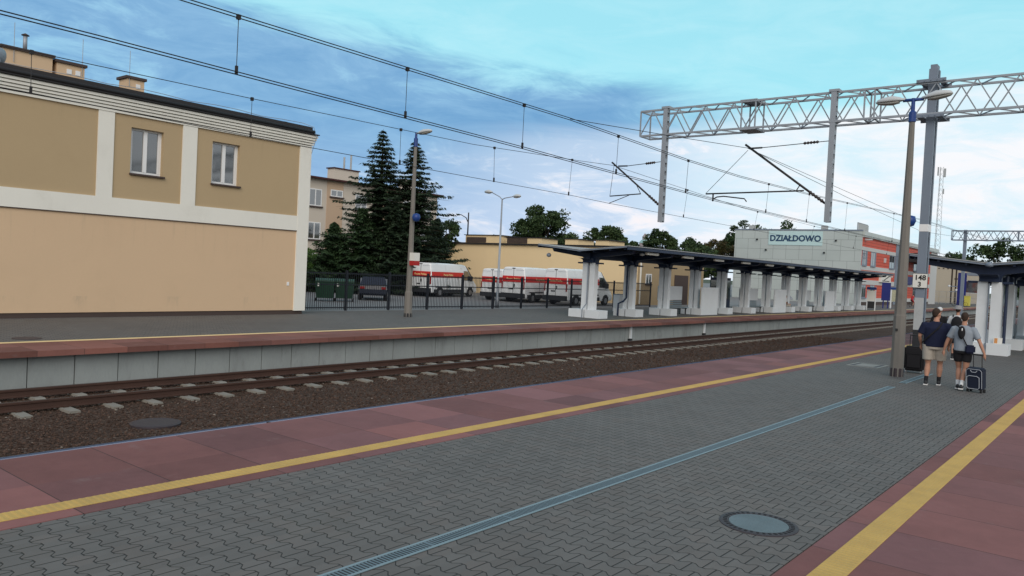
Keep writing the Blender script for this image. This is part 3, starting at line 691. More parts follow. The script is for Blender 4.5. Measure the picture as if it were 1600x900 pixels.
# ================================================================== CANOPIES
def canopy(name, label, xc, xl, xr, y0, y1, ycol0, ncol, zg, zt, zv, zc, basex, lights_left, group=None):
    t = wthing(name, label, 'canopy', (xc, ycol0, zg))
    th = .04
    # butterfly roof of corrugated sheet
    L0 = MB(); L0.prism([(xl, zt), (xc, zv), (xr, zt), (xr, zt - .03), (xc, zv - .03), (xl, zt - .03)], 'y', y0, y1)
    rf = L0.build('roof', 'under', t)
    mb = MB(); n = int((y1 - y0) / .24)
    for i in range(n):
        y = y0 + (i + .5) * (y1 - y0) / n
        for (xa, za, xb, zb) in ((xl - .03, zt + .015, xc, zv + .015), (xc, zv + .015, xr + .03, zt + .015)):
            mb.bar((xa, y, za), (xb, y, zb), .12, .035)
    mb.build('corrugation', 'corr', rf)
    MB().box(xl - .0, xl + .05, y0, y1, zt - .17, zt - .031).box(xr - .05, xr, y0, y1, zt - .17, zt - .031).build('fascia', 'navy', rf)
    MB().bar((xl + .05, y0 - .02, zt - .045), (xc, y0 - .02, zv - .045), .03, .05).bar((xc, y0 - .02, zv - .045), (xr - .05, y0 - .02, zt - .045), .03, .05).build('end_trim', 'mastgrey', rf)
    mb = MB()
    for f_ in (.28, .62, .92):
        for s_ in (-1, 1):
            x = xc + (xr - xc) * f_ if s_ > 0 else xc + (xl - xc) * f_; z = zv + (zt - zv) * f_ - .10
            mb.box(x - .04, x + .04, y0 + .1, y1 - .1, z - .06, z + .06)
    mb.box(xc - .09, xc + .09, y0 - .02, y1, zv - .10, zv - .04)
    mb.box(xc - .14, xc + .14, y0 + .8, y1 - .8, zv - .42, zv - .11)
    mb.build('purlins', 'navy', rf)
    pc = (M['navy'], M['white'])
    protos = {}
    for k in range(ncol):
        y = ycol0 + 4.15 * k; hw, bl, brr = (.385, basex[0], basex[1]) if k == 0 else (.315, .74, .72); key = k == 0
        if key not in protos:
            g_ = .06
            c = MB().box(xc - hw, xc - g_, y + .26, y + .60, zg + .38, zc).box(xc + g_, xc + hw, y + .26, y + .60, zg + .38, zc).box(xc - g_, xc + g_, y + .40, y + .46, zg + .4, zg + .9).build('column', 'white', t)
            MB().box(xc - bl, xc - .04, y, y + .85, zg, zg + .42).box(xc + .04, xc + brr, y, y + .85, zg, zg + .42).box(xc - .04, xc + .04, y + .2, y + .65, zg, zg + .40).build('base', 'white', c)
            a = MB()
            poly = [(xc - .36, zc)]
            poly += [(xc - .36 - .16 * (1 - math.cos(q)), zc + .14 + .16 * math.sin(q)) for q in (0, .5, 1.0, 1.5)]
            poly += [(xl + .35, zt - .34), (xl + .25, zt - .18), (xc, zv - .10), (xr - .25, zt - .18), (xr - .35, zt - .34)]
            poly += [(xc + .36 + .16 * (1 - math.cos(q)), zc + .14 + .16 * math.sin(q)) for q in (1.5, 1.0, .5, 0)]
            poly += [(xc + .36, zc)]
            a.prism(poly, 'y', y + .30, y + .56).build('roof_arm', 'navy', c)
            q8 = [i * math.pi / 16 for i in range(9)]; zt_ = zv - .40
            MB().prism([(y + .10, zc)] + [(y + .10 - .5 * (1 - math.cos(q)), zc + .10 + (zt_ - zc - .10) * math.sin(q)) for q in q8] + [(y + .76 + .5 * (1 - math.cos(q)), zc + .10 + (zt_ - zc - .10) * math.sin(q)) for q in q8[::-1]] + [(y + .76, zc)], 'x', xc - .30, xc + .30).build('head', 'navy', c)
            MB().box(xc - .72, xc + .72, y + .28, y + .58, zc - .06, zc + .02).build('head_plate', 'navy', c)
            protos[key] = (c, y)
        else:
            c2 = copy_tree(protos[key][0], t); c2.location.y += y - protos[key][1]
    # tube lights under both eaves
    lp_ = MB().box(-.07, .07, -.62, .62, -.07, .05)
    first = None
    for k in range(ncol if lights_left else ncol - 1):
        y = ycol0 + 2.3 + 4.15 * k
        for x in ((xr - .30,) if lights_left else (xl + .35,)):
            if first is None:
                off = OFF[t.name]; first = lp_.build('light_fitting', 'tube', None); first.parent = t; first.location = Vector((x, y, zt - .26)) - off; fo = off; OFF[first.name] = Vector((0, 0, 0))
            else:
                l2 = first.copy(); COL.objects.link(l2); l2.parent = t; l2.location = Vector((x, y, zt - .26)) - fo
    return t
XC = -22.83
cl = canopy('platform_canopy', 'long navy and white butterfly canopy on the opposite platform', XC, -25.55, -19.95, 33.6, 86.3, 34.3, 13, ZF, 3.68, 3.42, 2.80, (.98, .93), True)
MB().tube([(XC + .0, 34.5, 2.7), (XC, 34.5, .62), (XC - .1, 34.5, .52), (XC - .1, 34.28, .34), (XC - .1, 34.28, ZF)], .022, 6).build('conduit', 'mastgrey', cl)
MB().tube([(XC, 38.55, 3.2), (XC, 38.55, .95), (XC - .15, 38.5, .75), (XC - .42, 38.42, .60), (XC - .42, 38.40, ZF)], .055, 8).build('downpipe', 'navy', cl)
for y in (63.5, 71.8, 55.2):
    MB().tube([(XC, y - .05, 2.9), (XC, y - .05, 1.2)], .03, 6).build('conduit', 'white', cl)
# partition boards
for y0, y1 in ((43.2, 46.4), (55.7, 59.2), (67.9, 71.6)):
    MB().box(XC - .55, XC - .49, y0, y1, .80, 1.68).build('back_board', 'white', cl)
    MB().box(XC + .62, XC + .70, y1 + .4, y1 + 2.9, ZF, 1.70).build('side_board', 'white', cl)
    MB().box(XC - .3, XC + .62, y1 + 2.82, y1 + 2.9, ZF, 1.69).build('side_board_return', 'white', cl)
mb = MB()
for x, y in ((-25.0, 33.9),): mb.lathe((x, y, 3.12), [(.02, -.12), (.11, -.08), (.13, .02), (.06, .1)], 10)
mb.build('loudspeaker', 'mastgrey', cl, smooth=True)
MB().lathe((-20.5, 36.0, 3.36), [(.02, -.08), (.12, -.05), (.13, .03), (.03, .06)], 10).build('loudspeaker', 'lamp', cl, smooth=True)
cr = canopy('platform_canopy', 'navy and white butterfly canopy on the near platform at the right edge', -4.44, -7.15, -1.75, 33.0, 78.0, 33.1, 11, 0., 3.60, 3.32, 2.66, (.62, .72), False)
MB().tube([(-4.44, 33.28, 2.6), (-4.44, 33.28, .42), (-4.44, 33.05, .38), (-4.44, 33.05, 0)], .022, 6).build('conduit', 'mastgrey', cr)
MB().tube([(-3.94, 33.75, 2.9), (-3.94, 33.75, .3), (-3.98, 33.7, .05)], .055, 8).build('downpipe', 'navy', cr)
MB().lathe((-4.44, 33.0, 3.28), [(.02, -.1), (.13, -.06), (.14, .02), (.03, .1)], 10).build('gutter_end', 'mastgrey', cr, smooth=True)
for y0 in (37.9, 46.2, 54.5): MB().box(-3.2, -3.12, y0, y0 + 3., 0, 1.9).build('side_board', 'white', cr)
MB().box(-4.78, -4.55, 34.2, 34.25, 2.0, 2.6).build('notice_box', 'lamp', cr)
t = thing('printed_leaflet', 'small orange and white printed card leaning on a canopy column base', 'leaflet', (-4.05, 33.16, .42), 0)
MB()._add([(-.14, -.03, 0), (.14, -.03, 0), (.14, .03, .22), (-.14, .03, .22), (-.14, -.022, 0), (.14, -.022, 0), (.14, .038, .22), (-.14, .038, .22)], [(0, 1, 2, 3), (7, 6, 5, 4), (0, 3, 7, 4), (1, 5, 6, 2), (0, 4, 5, 1), (3, 2, 6, 7)]).build('card', 'paper', t)
MB()._add([(-.11, -.031, .02), (-.01, -.031, .02), (-.01, .022, .20), (-.11, .022, .20), (-.11, -.029, .02), (-.01, -.029, .02), (-.01, .024, .20), (-.11, .024, .20)], [(0, 1, 2, 3), (7, 6, 5, 4), (0, 3, 7, 4), (1, 5, 6, 2), (0, 4, 5, 1), (3, 2, 6, 7)]).build('picture', 'picture', t)
# benches
def bench():
    t = thing('bench', 'x', 'bench', (0, 0, 0), 0, 'benches under the opposite canopy')
    for k in range(3): MB().box(-.30 - .02 * k, -.27 - .02 * k, -1.35, 1.35, .48 + .14 * k, .59 + .14 * k).build('back_slat', 'under2', t)
    for k in range(3): MB().box(-.22 + .17 * k, -.08 + .17 * k, -1.35, 1.35, .42, .455).build('seat_slat', 'under2', t)
    for y in (-1.05, 0, 1.05):
        MB().box(-.28, .24, y - .03, y + .03, .36, .42).box(-.26, -.20, y - .03, y + .03, 0, .36).box(.12, .18, y - .03, y + .03, 0, .36).build('support', 'plastic', t)
    return t
M['under2'] = pm('bench_slats', (.20, .25, .28), .6, .1, 3., 30, .05)
bp = bench(); bp.location = (XC - .15, 44.95, ZF); bp['label'] = 'grey slatted bench between canopy columns, nearest of the three'
place(bp, (XC - .15, 57.5, ZF), 'grey slatted bench under the canopy, middle one of the three')
place(bp, (XC - .15, 69.8, ZF), 'grey slatted bench under the canopy, farthest of the three, past the seated person')
place(bp, (XC - .15, 63.9, ZF), 'shaded bench under the canopy with the seated person on it')

# ================================================================== CATENARY PORTAL
YG = 26.5
def truss(t, xa, xb, yc, zb, zt, dy, per, ch, dg, mat, flanges=()):
    mb = MB(); y0, y1 = yc - dy / 2, yc + dy / 2
    for y in (y0, y1):
        for z in (zb, zt): mb.bar((xa, y, z), (xb, y, z), ch, ch)
    mb.build('chords', mat, t)
    mb = MB(); n = int((xb - xa) / per)
    for i in range(n):
        x = xa + i * per
        for y, o_ in ((y0, 0), (y1, per * .5)):
            xm = x + o_; mb.bar((xm, y, zb), (xm + per / 2, y, zt), dg); mb.bar((xm + per / 2, y, zt), (xm + per, y, zb), dg)
        for z in (zb, zt):
            mb.bar((x, y0, z), (x + per / 2, y1, z), dg * .9); mb.bar((x + per / 2, y1, z), (x + per, y0, z), dg * .9)
    for x in (xa, xb) + tuple(flanges):
        for y in (y0, y1): mb.bar((x, y, zb), (x, y, zt), dg * 1.3)
        for z in (zb, zt): mb.bar((x, y0, z), (x, y1, z), dg * 1.3)
    mb.build('lattice', mat, t)
gt = wthing('catenary_portal', 'grey steel catenary mast carrying a long lattice beam over the tracks', 'catenary mast', (-5.3, YG, 0))
truss(gt, -15.25, 14.2, YG, 7.55, 8.48, .75, 1.06, .065, .034, 'galv', (-11.25, -10.75, -7.2, -6.9))
MB().box(-11.3, -10.7, YG - .42, YG + .42, 8.50, 8.54).box(-11.3, -10.7, YG - .42, YG + .42, 7.49, 7.52).build('joint_plates', 'galv', gt)
mb = MB()
X0, X1 = -5.44, -5.20
mb.box(X0, X1, YG - .21, YG - .185, 0, 8.95).box(X0, X1, YG + .185, YG + .21, 0, 8.95)      # two flanges of the channels
mb.box(X0, X0 + .02, YG - .185, YG - .09, 0, 8.95).box(X0, X0 + .02, YG + .09, YG + .185, 0, 8.95)
mb.box(X1 - .02, X1, YG - .185, YG - .09, 0, 8.95).box(X1 - .02, X1, YG + .09, YG + .185, 0, 8.95)
for k in range(15): mb.box(X0 + .03, X1 - .03, YG - .18, YG + .18, .15 + k * .62, .40 + k * .62)
mb.build('mast', 'mastgrey', gt)
for z in (7.44, 8.50):
    mb = MB().box(-5.72, -4.92, YG - .46, YG - .40, z, z + .09).box(-5.72, -4.92, YG + .40, YG + .46, z, z + .09).box(-5.66, -5.50, YG - .41, YG + .41, z + .01, z + .05).box(-5.14, -4.98, YG - .41, YG + .41, z + .01, z + .05)
    for k in range(5): mb.tube([(-5.66 + k * .17, YG - .48, z + .045), (-5.66 + k * .17, YG - .45, z + .045)], .018, 6)
    mb.build('beam_clamp', 'mastgrey', gt)
MB().box(X0 - .003, X1 + .003, YG - .214, YG + .214, 0, 1.02).build('tar_band', 'plastic', gt)
MB().box(X0 - .002, X1 + .002, YG - .213, YG - .18, 1.02, 2.0).build('pale_band', 'corr', gt)
MB().box(X0 - .003, X1 + .003, YG - .215, YG + .213, 4.02, 4.24).build('white_band', 'pvc', gt)
sg = MB().box(-5.52, -5.12, YG - .26, YG - .24, 2.31, 2.73).build('number_sign', 'paper', gt)
MB().box(-5.53, -5.11, YG - .255, YG - .235, 2.29, 2.74).build('sign_frame', 'ink', sg)
text('number', '148', .215, (-5.32, YG - .263, 2.605), ROT_FRONT, 'ink', sg, .002, .006)
text('number', '3', .20, (-5.33, YG - .263, 2.405), ROT_FRONT, 'ink', sg, .002, .006)
for x, zt_ in ((-14.18, 8.52), (-8.13, 8.52)):
    mb = MB(); yf = YG - .42
    mb.box(x - .085, x + .085, yf - .03, yf, 4.28, zt_).box(x - .085, x + .085, yf + .15, yf + .18, 4.28, zt_)
    for k in range(14): mb.box(x - .085, x + .085, yf, yf + .15, 4.32 + k * .31, 4.47 + k * .31)
    mb.box(x - .16, x + .16, yf - .04, yf + .25, zt_ - .02, zt_ + .06).box(x - .14, x + .14, yf - .035, yf + .2, 7.50, 7.56)
    mb.build('drop_post', 'galv', gt)
YC = YG - .35
def insul(mb, p, q, r=.06, n=5):
    p = Vector(p); q = Vector(q); pts = []; rs = []
    for i in range(n * 2 + 1): pts.append(p.lerp(q, i / (n * 2))); rs.append(r if i % 2 else r * .45)
    mb.tube(pts, rs, 8)
# left cantilever
mb = MB().tube([(-14.28, YC, 4.92), (-16.45, YC, 6.62)], .035, 8).tube([(-16.15, YC, 6.46), (-15.75, YC, 6.45)], .028, 8).tube([(-15.75, YC, 6.45), (-14.2, YC, 6.55)], .013, 6)
mb.tube([(-16.47, YC, 5.30), (-15.1, YC, 5.36)], .022, 8).tube([(-15.1, YC, 5.36), (-15.3, YC, 5.7)], .013, 6).tube([(-15.6, YC, 5.32), (-16.5, YC, 5.02)], .014, 6).tube([(-16.35, YC, 6.5), (-16.47, YC, 5.30)], .009, 5)
cv = mb.build('cantilever_arm', 'wire', gt, smooth=True)
mb = MB(); insul(mb, (-14.30, YC, 4.93), (-14.75, YC, 5.29)); insul(mb, (-14.55, YC, 6.53), (-14.95, YC, 6.50), .055); mb.build('insulator', 'insul', cv, smooth=True)
mb = MB().tube([(-8.24, YC, 4.90), (-11.05, YC, 6.98)], .038, 8).tube([(-10.85, YC, 6.84), (-10.45, YC, 6.84)], .03, 8).tube([(-10.45, YC, 6.84), (-8.2, YC, 6.93)], .013, 6)
mb.tube([(-12.43, YC, 5.30), (-8.95, YC, 5.33)], .026, 8).tube([(-9.2, YC, 5.33), (-9.1, YC, 5.5)], .018, 6)
mb.tube([(-12.15, YC, 5.30), (-12.15, YC, 5.03)], .03, 6).tube([(-12.15, YC, 5.10), (-12.0, YC, 5.18), (-11.75, YC, 5.20), (-10.98, YC, 5.10), (-10.9, YC, 5.0)], .022, 6)
mb.tube([(-10.95, YC, 6.78), (-12.43, YC, 5.32)], .009, 5)
cv = mb.build('cantilever_arm', 'wire', gt, smooth=True)
mb = MB(); insul(mb, (-8.3, YC, 4.95), (-8.78, YC, 5.30), .065); insul(mb, (-8.55, YC, 6.92), (-9.05, YC, 6.90), .055); mb.build('insulator', 'insul', cv, smooth=True)

# wires
def lerp_path(pts, y):
    for a, b in zip(pts, pts[1:]):
        if a[1] <= y <= b[1]:
            t = (y - a[1]) / (b[1] - a[1]); return Vector(a).lerp(Vector(b), t)
    return Vector(pts[-1])
def wire_set(name, label, mess, cont, drops, rm, rc, pair=.0):
    t = wthing(name, label, 'overhead wire', (cont[0][0], 0, 5.2), 'overhead line wires')
    for part, pts, r in (('messenger_wire', mess, rm), ('contact_wire', cont, rc)):
        mb = MB()
        for d in ((-pair / 2, pair / 2) if pair else (0,)):
            mb.tube([(p[0] + d, p[1], p[2] + d * .6) for p in pts], r, 6)
        mb.build(part, 'wire', t)
    for y in drops:
        a = lerp_path(mess, y); c = lerp_path(cont, y)
        mb = MB().tube([a, c], .0065, 5).box(a.x - .03, a.x + .03, a.y - .03, a.y + .03, a.z - .05, a.z + .03).box(c.x - .02, c.x + .02, c.y - .02, c.y + .02, c.z - .02, c.z + .12)
        mb.build('dropper', 'wire', t)
    return t
messA = [(-12.0, -30, 6.9), (-12.0, -10, 6.35), (-12.0, 0, 6.22), (-12.0, 7, 6.24), (-12.0, 16.9, 6.28), (-12.0, 23.7, 6.15), (-12.0, 28, 6.14), (-12.05, 35.4, 6.30), (-12.3, 60, 7.1), (-12.6, 91.5, 7.6)]
contB = [(-11.95, -30, 5.35), (-12.0, 5, 5.32), (-12.0, 15, 5.23), (-12.05, 26.15, 5.06), (-12.3, 60, 5.1), (-12.6, 91.5, 5.1), (-12.6, 250, 5.1)]
wa = wire_set('overhead_wire', 'double overhead wire sloping down from the top left, nearer pair', messA, contB, [7.21, 11.06, 14.95, 19.35, 23.8, 31., 36., 42., 52., 62.], .0105, .0105, .055)
MB().tube([(-12.0, 16.9, 6.28), (-11.5, 22, 6.6), (-10.98, YC, 6.86), (-11.6, 40, 6.6), (-12.3, 60, 6.3), (-12.4, 91.5, 7.4)], .010, 6).build('messenger_wire', 'wire', wa)
messC = [(-16.3, -30, 6.7), (-16.35, -5, 6.0), (-16.4, 5.2, 5.86), (-16.75, 10.6, 6.0), (-16.85, 18.5, 6.16), (-16.65, 24.2, 6.42), (-16.4, YC, 6.5), (-16.8, 40, 6.1), (-17.1, 60, 6.0), (-17.2, 80, 6.4), (-17.3, 91.5, 6.9)]
contD = [(-16.3, -30, 5.1), (-16.4, 5.6, 5.1), (-16.75, 10.6, 5.1), (-16.8, 15.4, 5.1), (-16.75, 24, 5.1), (-16.55, YC, 5.03), (-17.2, 50, 5.1), (-17.4, 91.5, 5.1), (-17.4, 250, 5.1)]
wire_set('overhead_wire', 'thin single overhead wires over the far track, passing the tan building', messC, contD, [5.65, 10.5, 15.35, 19.5, 23.75, 33., 42., 52., 62., 72.], .009, .009)
t = wthing('overhead_wire', 'single thin feeder wire running beside the right-hand cantilever to the distance', 'overhead wire', (-10.9, 26, 6.8), 'overhead line wires')
MB().tube([(-10.95, YC, 6.84), (-10.6, 50, 6.2), (-10.8, 91.5, 7.4)], .009, 6).build('strand', 'wire', t)

# far portals
def far_portal(y, label, xa=-15.8, xm=-14.6):
    g = wthing('catenary_portal', label, 'catenary mast', (xm, y, ZF), 'distant catenary portals')
    truss(g, xa, 12., y, 7.55, 8.5, .7, 1.06, .085, .055, 'mastgrey', (-10.0, -9.))
    MB().box(xm - .14, xm + .14, y - .18, y + .18, 5.2 if False else -1., 8.6).build('mast', 'mastgrey', g)
    MB().tube([(-5.2, y, 5.0), (-8.2, y, 7.2)], .05, 6).tube([(-8.0, y, 7.1), (-5.2, y, 7.1)], .02, 6).build('cantilever_arm', 'wire', g)
    MB().box(-5.5, -5.1, y - .2, y + .2, 0, 8.6).build('mast', 'mastgrey', g)
far_portal(91.5, 'distant lattice beam portal above the near canopy at the right edge')
far_portal(154.0, 'smallest and farthest lattice portal, low above the near canopy')

# ================================================================== VANS
def van_ring(y, w, z0, z1, top_in=.13, n=5):
    r = .16; pts = []
    hw = w / 2
    pts += [(-hw + .04, z0), (hw - .04, z0), (hw, z0 + .08), (hw, z0 + (z1 - z0) * .42), (hw - top_in * .5, z0 + (z1 - z0) * .75)]
    ht = hw - top_in
    for q in range(n): a = math.pi / 2 * q / (n - 1); pts.append((ht - r + r * math.cos(a) + .0, z1 - r + r * math.sin(a)))
    pts += [(-x, z) for x, z in pts[2:][::-1]]
    return [(x, y, z) for x, z in pts]
def side_x(z, w=2.0, z0=.30, z1=2.52, top_in=.13):
    hw = w / 2; a, b, = z0 + (z1 - z0) * .42, z0 + (z1 - z0) * .75
    if z < a: return hw
    if z < b: return hw - top_in * .5 * (z - a) / (b - a)
    return hw - top_in * .5 - top_in * .5 * (z - b) / (z1 - .16 - b)
def make_van():
    t = thing('delivery_van', 'x', 'van', (0, 0, 0), 0, 'white vans with a red stripe parked behind the fence')
    LV = .45; secs = [(-.0, 1.86, .42, 2.44), (.05, 2.0, .32, 2.50), (.5, 2.0, .30, 2.53), (2., 2.0, .30, 2.53), (4.0, 2.0, .30, 2.50), (4.35, 2.0, .30, 2.42)]
    MB().loft([van_ring(*s_) for s_ in secs]).build('body', 'vanwhite', t, smooth=False)
    cab = [(4.35, 2.0, .30, 2.42), (4.75, 1.98, .30, 2.05), (5.15, 1.96, .30, 1.62), (5.45, 1.92, .32, 1.40), (5.85, 1.82, .36, 1.20), (5.98, 1.6, .45, 1.0)]
    MB().loft([van_ring(y, w, a, c, .13 + .02 * i) for i, (y, w, a, c) in enumerate(cab)]).build('cab', 'vanwhite', t)
    MB()._add([(-.80, 4.42, 2.36), (.80, 4.42, 2.36), (.84, 5.22, 1.585), (-.84, 5.22, 1.585), (-.80, 4.44, 2.40), (.80, 4.44, 2.40), (.84, 5.26, 1.61), (-.84, 5.26, 1.61)], [(3, 2, 1, 0), (4, 5, 6, 7), (0, 1, 5, 4), (1, 2, 6, 5), (2, 3, 7, 6), (3, 0, 4, 7)]).build('windscreen', 'darkglass', t)
    for s_ in (-1, 1):
        pts = [(3.95, 1.28), (4.95, 1.28), (4.85, 1.50), (4.42, 2.0), (3.98, 2.02)]
        MB().prism(pts, 'x', s_ * .93, s_ * 1.012).build('side_window', 'darkglass', t)
        MB().box(s_ * 1.0, s_ * 1.22, 4.72, 4.86, 1.22, 1.62).box(s_ * .98, s_ * 1.1, 4.70, 4.8, 1.25, 1.32).build('mirror', 'plastic', t, bevel=.02)
        st = MB(); L = side_x(1.72); zz_ = (1.45, 1.58, 1.72, 1.88)
        ring = [(s_ * (side_x(z) + .006), z) for z in zz_]
        vs = [(x, y, z) for y in (.06, 3.93) for x, z in ring]; n = len(ring)
        vs += [(s_ * (abs(x) - .03), y, z) for (x, y, z) in vs]
        fs = []
        for i in range(n - 1): fs += [(i, i + 1, n + i + 1, n + i), (2 * n + i, 2 * n + i + 1, 3 * n + i + 1, 3 * n + i)]
        fs += [(0, n, 3 * n, 2 * n), (n - 1, 2 * n - 1, 4 * n - 1, 3 * n - 1)]
        sp = st._add(vs, fs).build('stripe', 'vanred', t)
        MB().box(s_ * .985, s_ * 1.014, .55, 3.9, .70, .78).build('side_rail', 'plastic', t)
        MB().box(s_ * .97, s_ * 1.012, .3, 4.05, .31, .58).build('sill', 'plastic', t)
        for y in (1.9, 3.2): MB().box(s_ * .99, s_ * 1.006, y, y + .018, .5, 1.49).build('door_seam', 'plastic', t)
        MB().box(s_ * .86, s_ * .945, -.022, .02, .95, 1.48).build('tail_light', 'lightred', t)
        for y in (1.05, 4.85):
            wl = MB()
            wl.prism([(y + .34 * math.cos(a), .34 + .34 * math.sin(a)) for a in [2 * math.pi * k / 20 for k in range(20)]], 'x', s_ * .80, s_ * 1.012)
            w = wl.build('wheel', 'tyre', t)
            MB().prism([(y + .19 * math.cos(a), .34 + .19 * math.sin(a)) for a in [2 * math.pi * k / 16 for k in range(16)]], 'x', s_ * 1.0, s_ * 1.022).build('rim', 'hub', w)
            MB().prism([(y + .42 * math.cos(a), .36 + .42 * math.sin(a)) for a in [math.pi * k / 12 for k in range(13)]], 'x', s_ * .9, s_ * 1.006).build('wheel_arch', 'plastic', t)
    # rear
    MB().box(-.90, .90, -.035, .03, 1.45, 1.88).build('rear_stripe', 'vanred', t)
    MB().box(-.98, .98, -.14, .14, .32, .66).build('rear_bumper', 'plastic', t, bevel=.03)
    MB().box(-.012, .012, -.012, .01, .56, 2.4).build('rear_door_seam', 'plastic', t)
    MB().box(-.35, -.02, -.025, .0, .92, 1.0).build('number_plate_recess', 'plastic', t)
    MB().box(.06, .12, -.04, 0., 1.1, 1.32).build('door_handle', 'plastic', t)
    MB().box(-.12, .12, -.02, .05, 2.40, 2.46).build('brake_light', 'plastic', t)
    for x in (-.5, .5): MB().box(x - .34, x + .34, -.012, .012, 1.86, 1.875).box(x - .34, x + .34, -.012, .012, 2.3, 2.312).build('panel_groove', 'mastgrey', t)
    text('lettering', 'Poczta Polska', .20, (0, -.037, 1.67), ROT_FRONT, 'amber', t, .003, .004)
    text('lettering', 'Poczta Polska', .21, (.997, 2.0, 1.66), ROT_SIDE, 'amber', t, .003, .004)
    return t
HD = R(9)
v = make_van(); v.location = (-41.6, 40.6, ZF); v.rotation_euler.z = HD; v.scale = (1, 1.08, 1); v['label'] = 'white red-striped van parked apart on the left, its full side showing'
place(v, (-37.2, 43.6, ZF - .02), 'low-roofed white van with red stripe, left one of the close group of three', HD - .03, (1, 1, .93))
place(v, (-34.95, 43.3, ZF), 'white van with red stripe in the middle of the group of three', HD - .02, (1, 1.08, 1))
place(v, (-31.95, 44.3, ZF), 'white van with red stripe beside the first canopy column, rightmost of the group', HD - .10, (1, 1.12, 1.02))
# roof beacon-like bar on the low van
# dark parked car under the spruces
t = thing('parked_car', 'dark blue car parked in shade behind the fence under the spruces', 'car', (-38.0, 33.0, ZF), R(48))
sec = [(-2.1, .45, .70), (-2.0, .35, .95), (-1.4, .30, 1.0), (-.9, .3, 1.42), (.5, .3, 1.45), (1.1, .3, 1.0), (1.95, .32, .88), (2.15, .42, .68)]
MB().loft([[(-.80, y, a), (.80, y, a), (.86, y, min(b_, .9)), (.66 if b_ > 1.2 else .80, y, b_), (-.66 if b_ > 1.2 else -.80, y, b_), (-.86, y, min(b_, .9))] for y, a, b_ in sec]).build('body', 'cobalt2', t, bevel=0) if False else None
M['carpaint'] = pm('dark_car_paint', (.012, .018, .035), .25, .05, 1., 10, 0)
MB().loft([[(-.80, y, a), (.80, y, a), (.86, y, min(b_, .9)), (.66 if b_ > 1.2 else .80, y, b_), (-.66 if b_ > 1.2 else -.80, y, b_), (-.86, y, min(b_, .9))] for y, a, b_ in sec]).build('body', 'carpaint', t)
for s_ in (-1, 1):
    MB().prism([(-1.2, 1.0), (-.85, 1.34), (.42, 1.36), (.95, 1.0)], 'x', s_ * .70, s_ * .83).build('side_window', 'darkglass', t)
    for y in (-1.35, 1.35):
        w = MB().prism([(y + .31 * math.cos(a), .31 + .31 * math.sin(a)) for a in [2 * math.pi * k / 16 for k in range(16)]], 'x', s_ * .66, s_ * .88).build('wheel', 'tyre', t)
        MB().prism([(y + .18 * math.cos(a), .31 + .18 * math.sin(a)) for a in [2 * math.pi * k / 12 for k in range(12)]], 'x', s_ * .86, s_ * .89).build('rim', 'hub', w)
    MB().box(s_ * .5, s_ * .78, -2.13, -2.05, .72, .86).build('tail_light', 'lightred', t)
# green containers
def container(x, y, label, rz, w=1.35):
    t = thing('waste_container', label, 'waste container', (x, y, ZF), rz, 'green waste containers behind the fence')
    MB().loft([[(-w / 2 * .88, -.42, .18), (w / 2 * .88, -.42, .18), (w / 2 * .88, .42, .18), (-w / 2 * .88, .42, .18)], [(-w / 2, -.52, 1.12), (w / 2, -.52, 1.12), (w / 2, .52, 1.12), (-w / 2, .52, 1.12)]]).build('tub', 'bin', t)
    MB().prism([(-.56, 1.12), (.56, 1.12), (.5, 1.2), (.2, 1.3), (-.2, 1.3), (-.5, 1.2)], 'x', -w / 2 - .03, w / 2 + .03).build('lid', 'bin', t)
    for a in (-.5, .5):
        for c in (-.3, .3): MB().tube([(a - .03, c, .09), (a + .03, c, .09)], .09, 10).build('wheel', 'tyre', t)
    MB().box(-w / 2 + .12, -w / 2 + .22, -.56, -.50, .85, 1.02).build('sticker', 'paper', t)
container(-36.45, 28.05, 'green wheeled waste container nearest the tan building', R(48), 1.05)
container(-36.15, 29.2, 'green wheeled waste container nearer the parked dark car', R(48), 1.05)
t = thing('low_rail', 'pale crash rail in the yard beside the green containers', 'rail', (-36.9, 25.4, ZF), R(44))
MB().box(-2., .6, -.03, .03, .48, .62).build('beam', 'white', t)
for x in (-1.7, -.4, .4): MB().box(x - .04, x + .04, .03, .1, 0, .6).build('post', 'white', t)

# ================================================================== OCHRE BUILDING behind the vans
b = wthing('depot_building', 'long low ochre building with roof vents behind the white vans', 'building', (-31.3, 54.4, ZF))
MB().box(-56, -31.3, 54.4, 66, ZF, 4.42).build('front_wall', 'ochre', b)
MB().box(-31.3, -31.15, 54.42, 66, ZF, 4.40).build('side_wall', 'ochreshade', b)
MB().box(-56.2, -31.0, 54.2, 66.2, 4.42, 4.56).build('roof_edge', 'roofdark', b)
for x0, x1, h, dark in ((-50.5, -46.3, .72, 1), (-45.5, -41.5, .55, 1), (-38.9, -37.6, .50, 0), (-35.8, -34.5, .45, 0)):
    rv = MB().box(x0, x1, 55., 57.5, 4.56, 4.56 + h).build('roof_ventilator', 'ochre', b)
    MB().box(x0 - .15, x1 + .15, 54.9, 57.6, 4.56 + h, 4.62 + h).build('cover', 'roofdark', rv)
    if dark:
        mb = MB()
        for k in range(5): mb.box(x0 + .15, x0 + (x1 - x0) * .62, 54.95, 55.0, 4.62 + k * .1, 4.68 + k * .1 + .02)
        mb.build('louvre', 'plinth', rv)
fr = MB().box(-31.16, -31.12, 55.45, 55.52, 1.6, 2.42).box(-31.16, -31.12, 56.33, 56.4, 1.6, 2.42).box(-31.16, -31.12, 55.52, 56.33, 2.35, 2.42).box(-31.16, -31.12, 55.9, 55.96, 1.6, 2.35).build('window_frame', 'pvc', b)
MB().box(-31.15, -31.135, 55.5, 56.35, 1.6, 2.38).build('pane', 'darkglass', fr); MB().box(-31.16, -31.05, 55.4, 56.45, 1.52, 1.6).build('sill', 'plinth', fr)
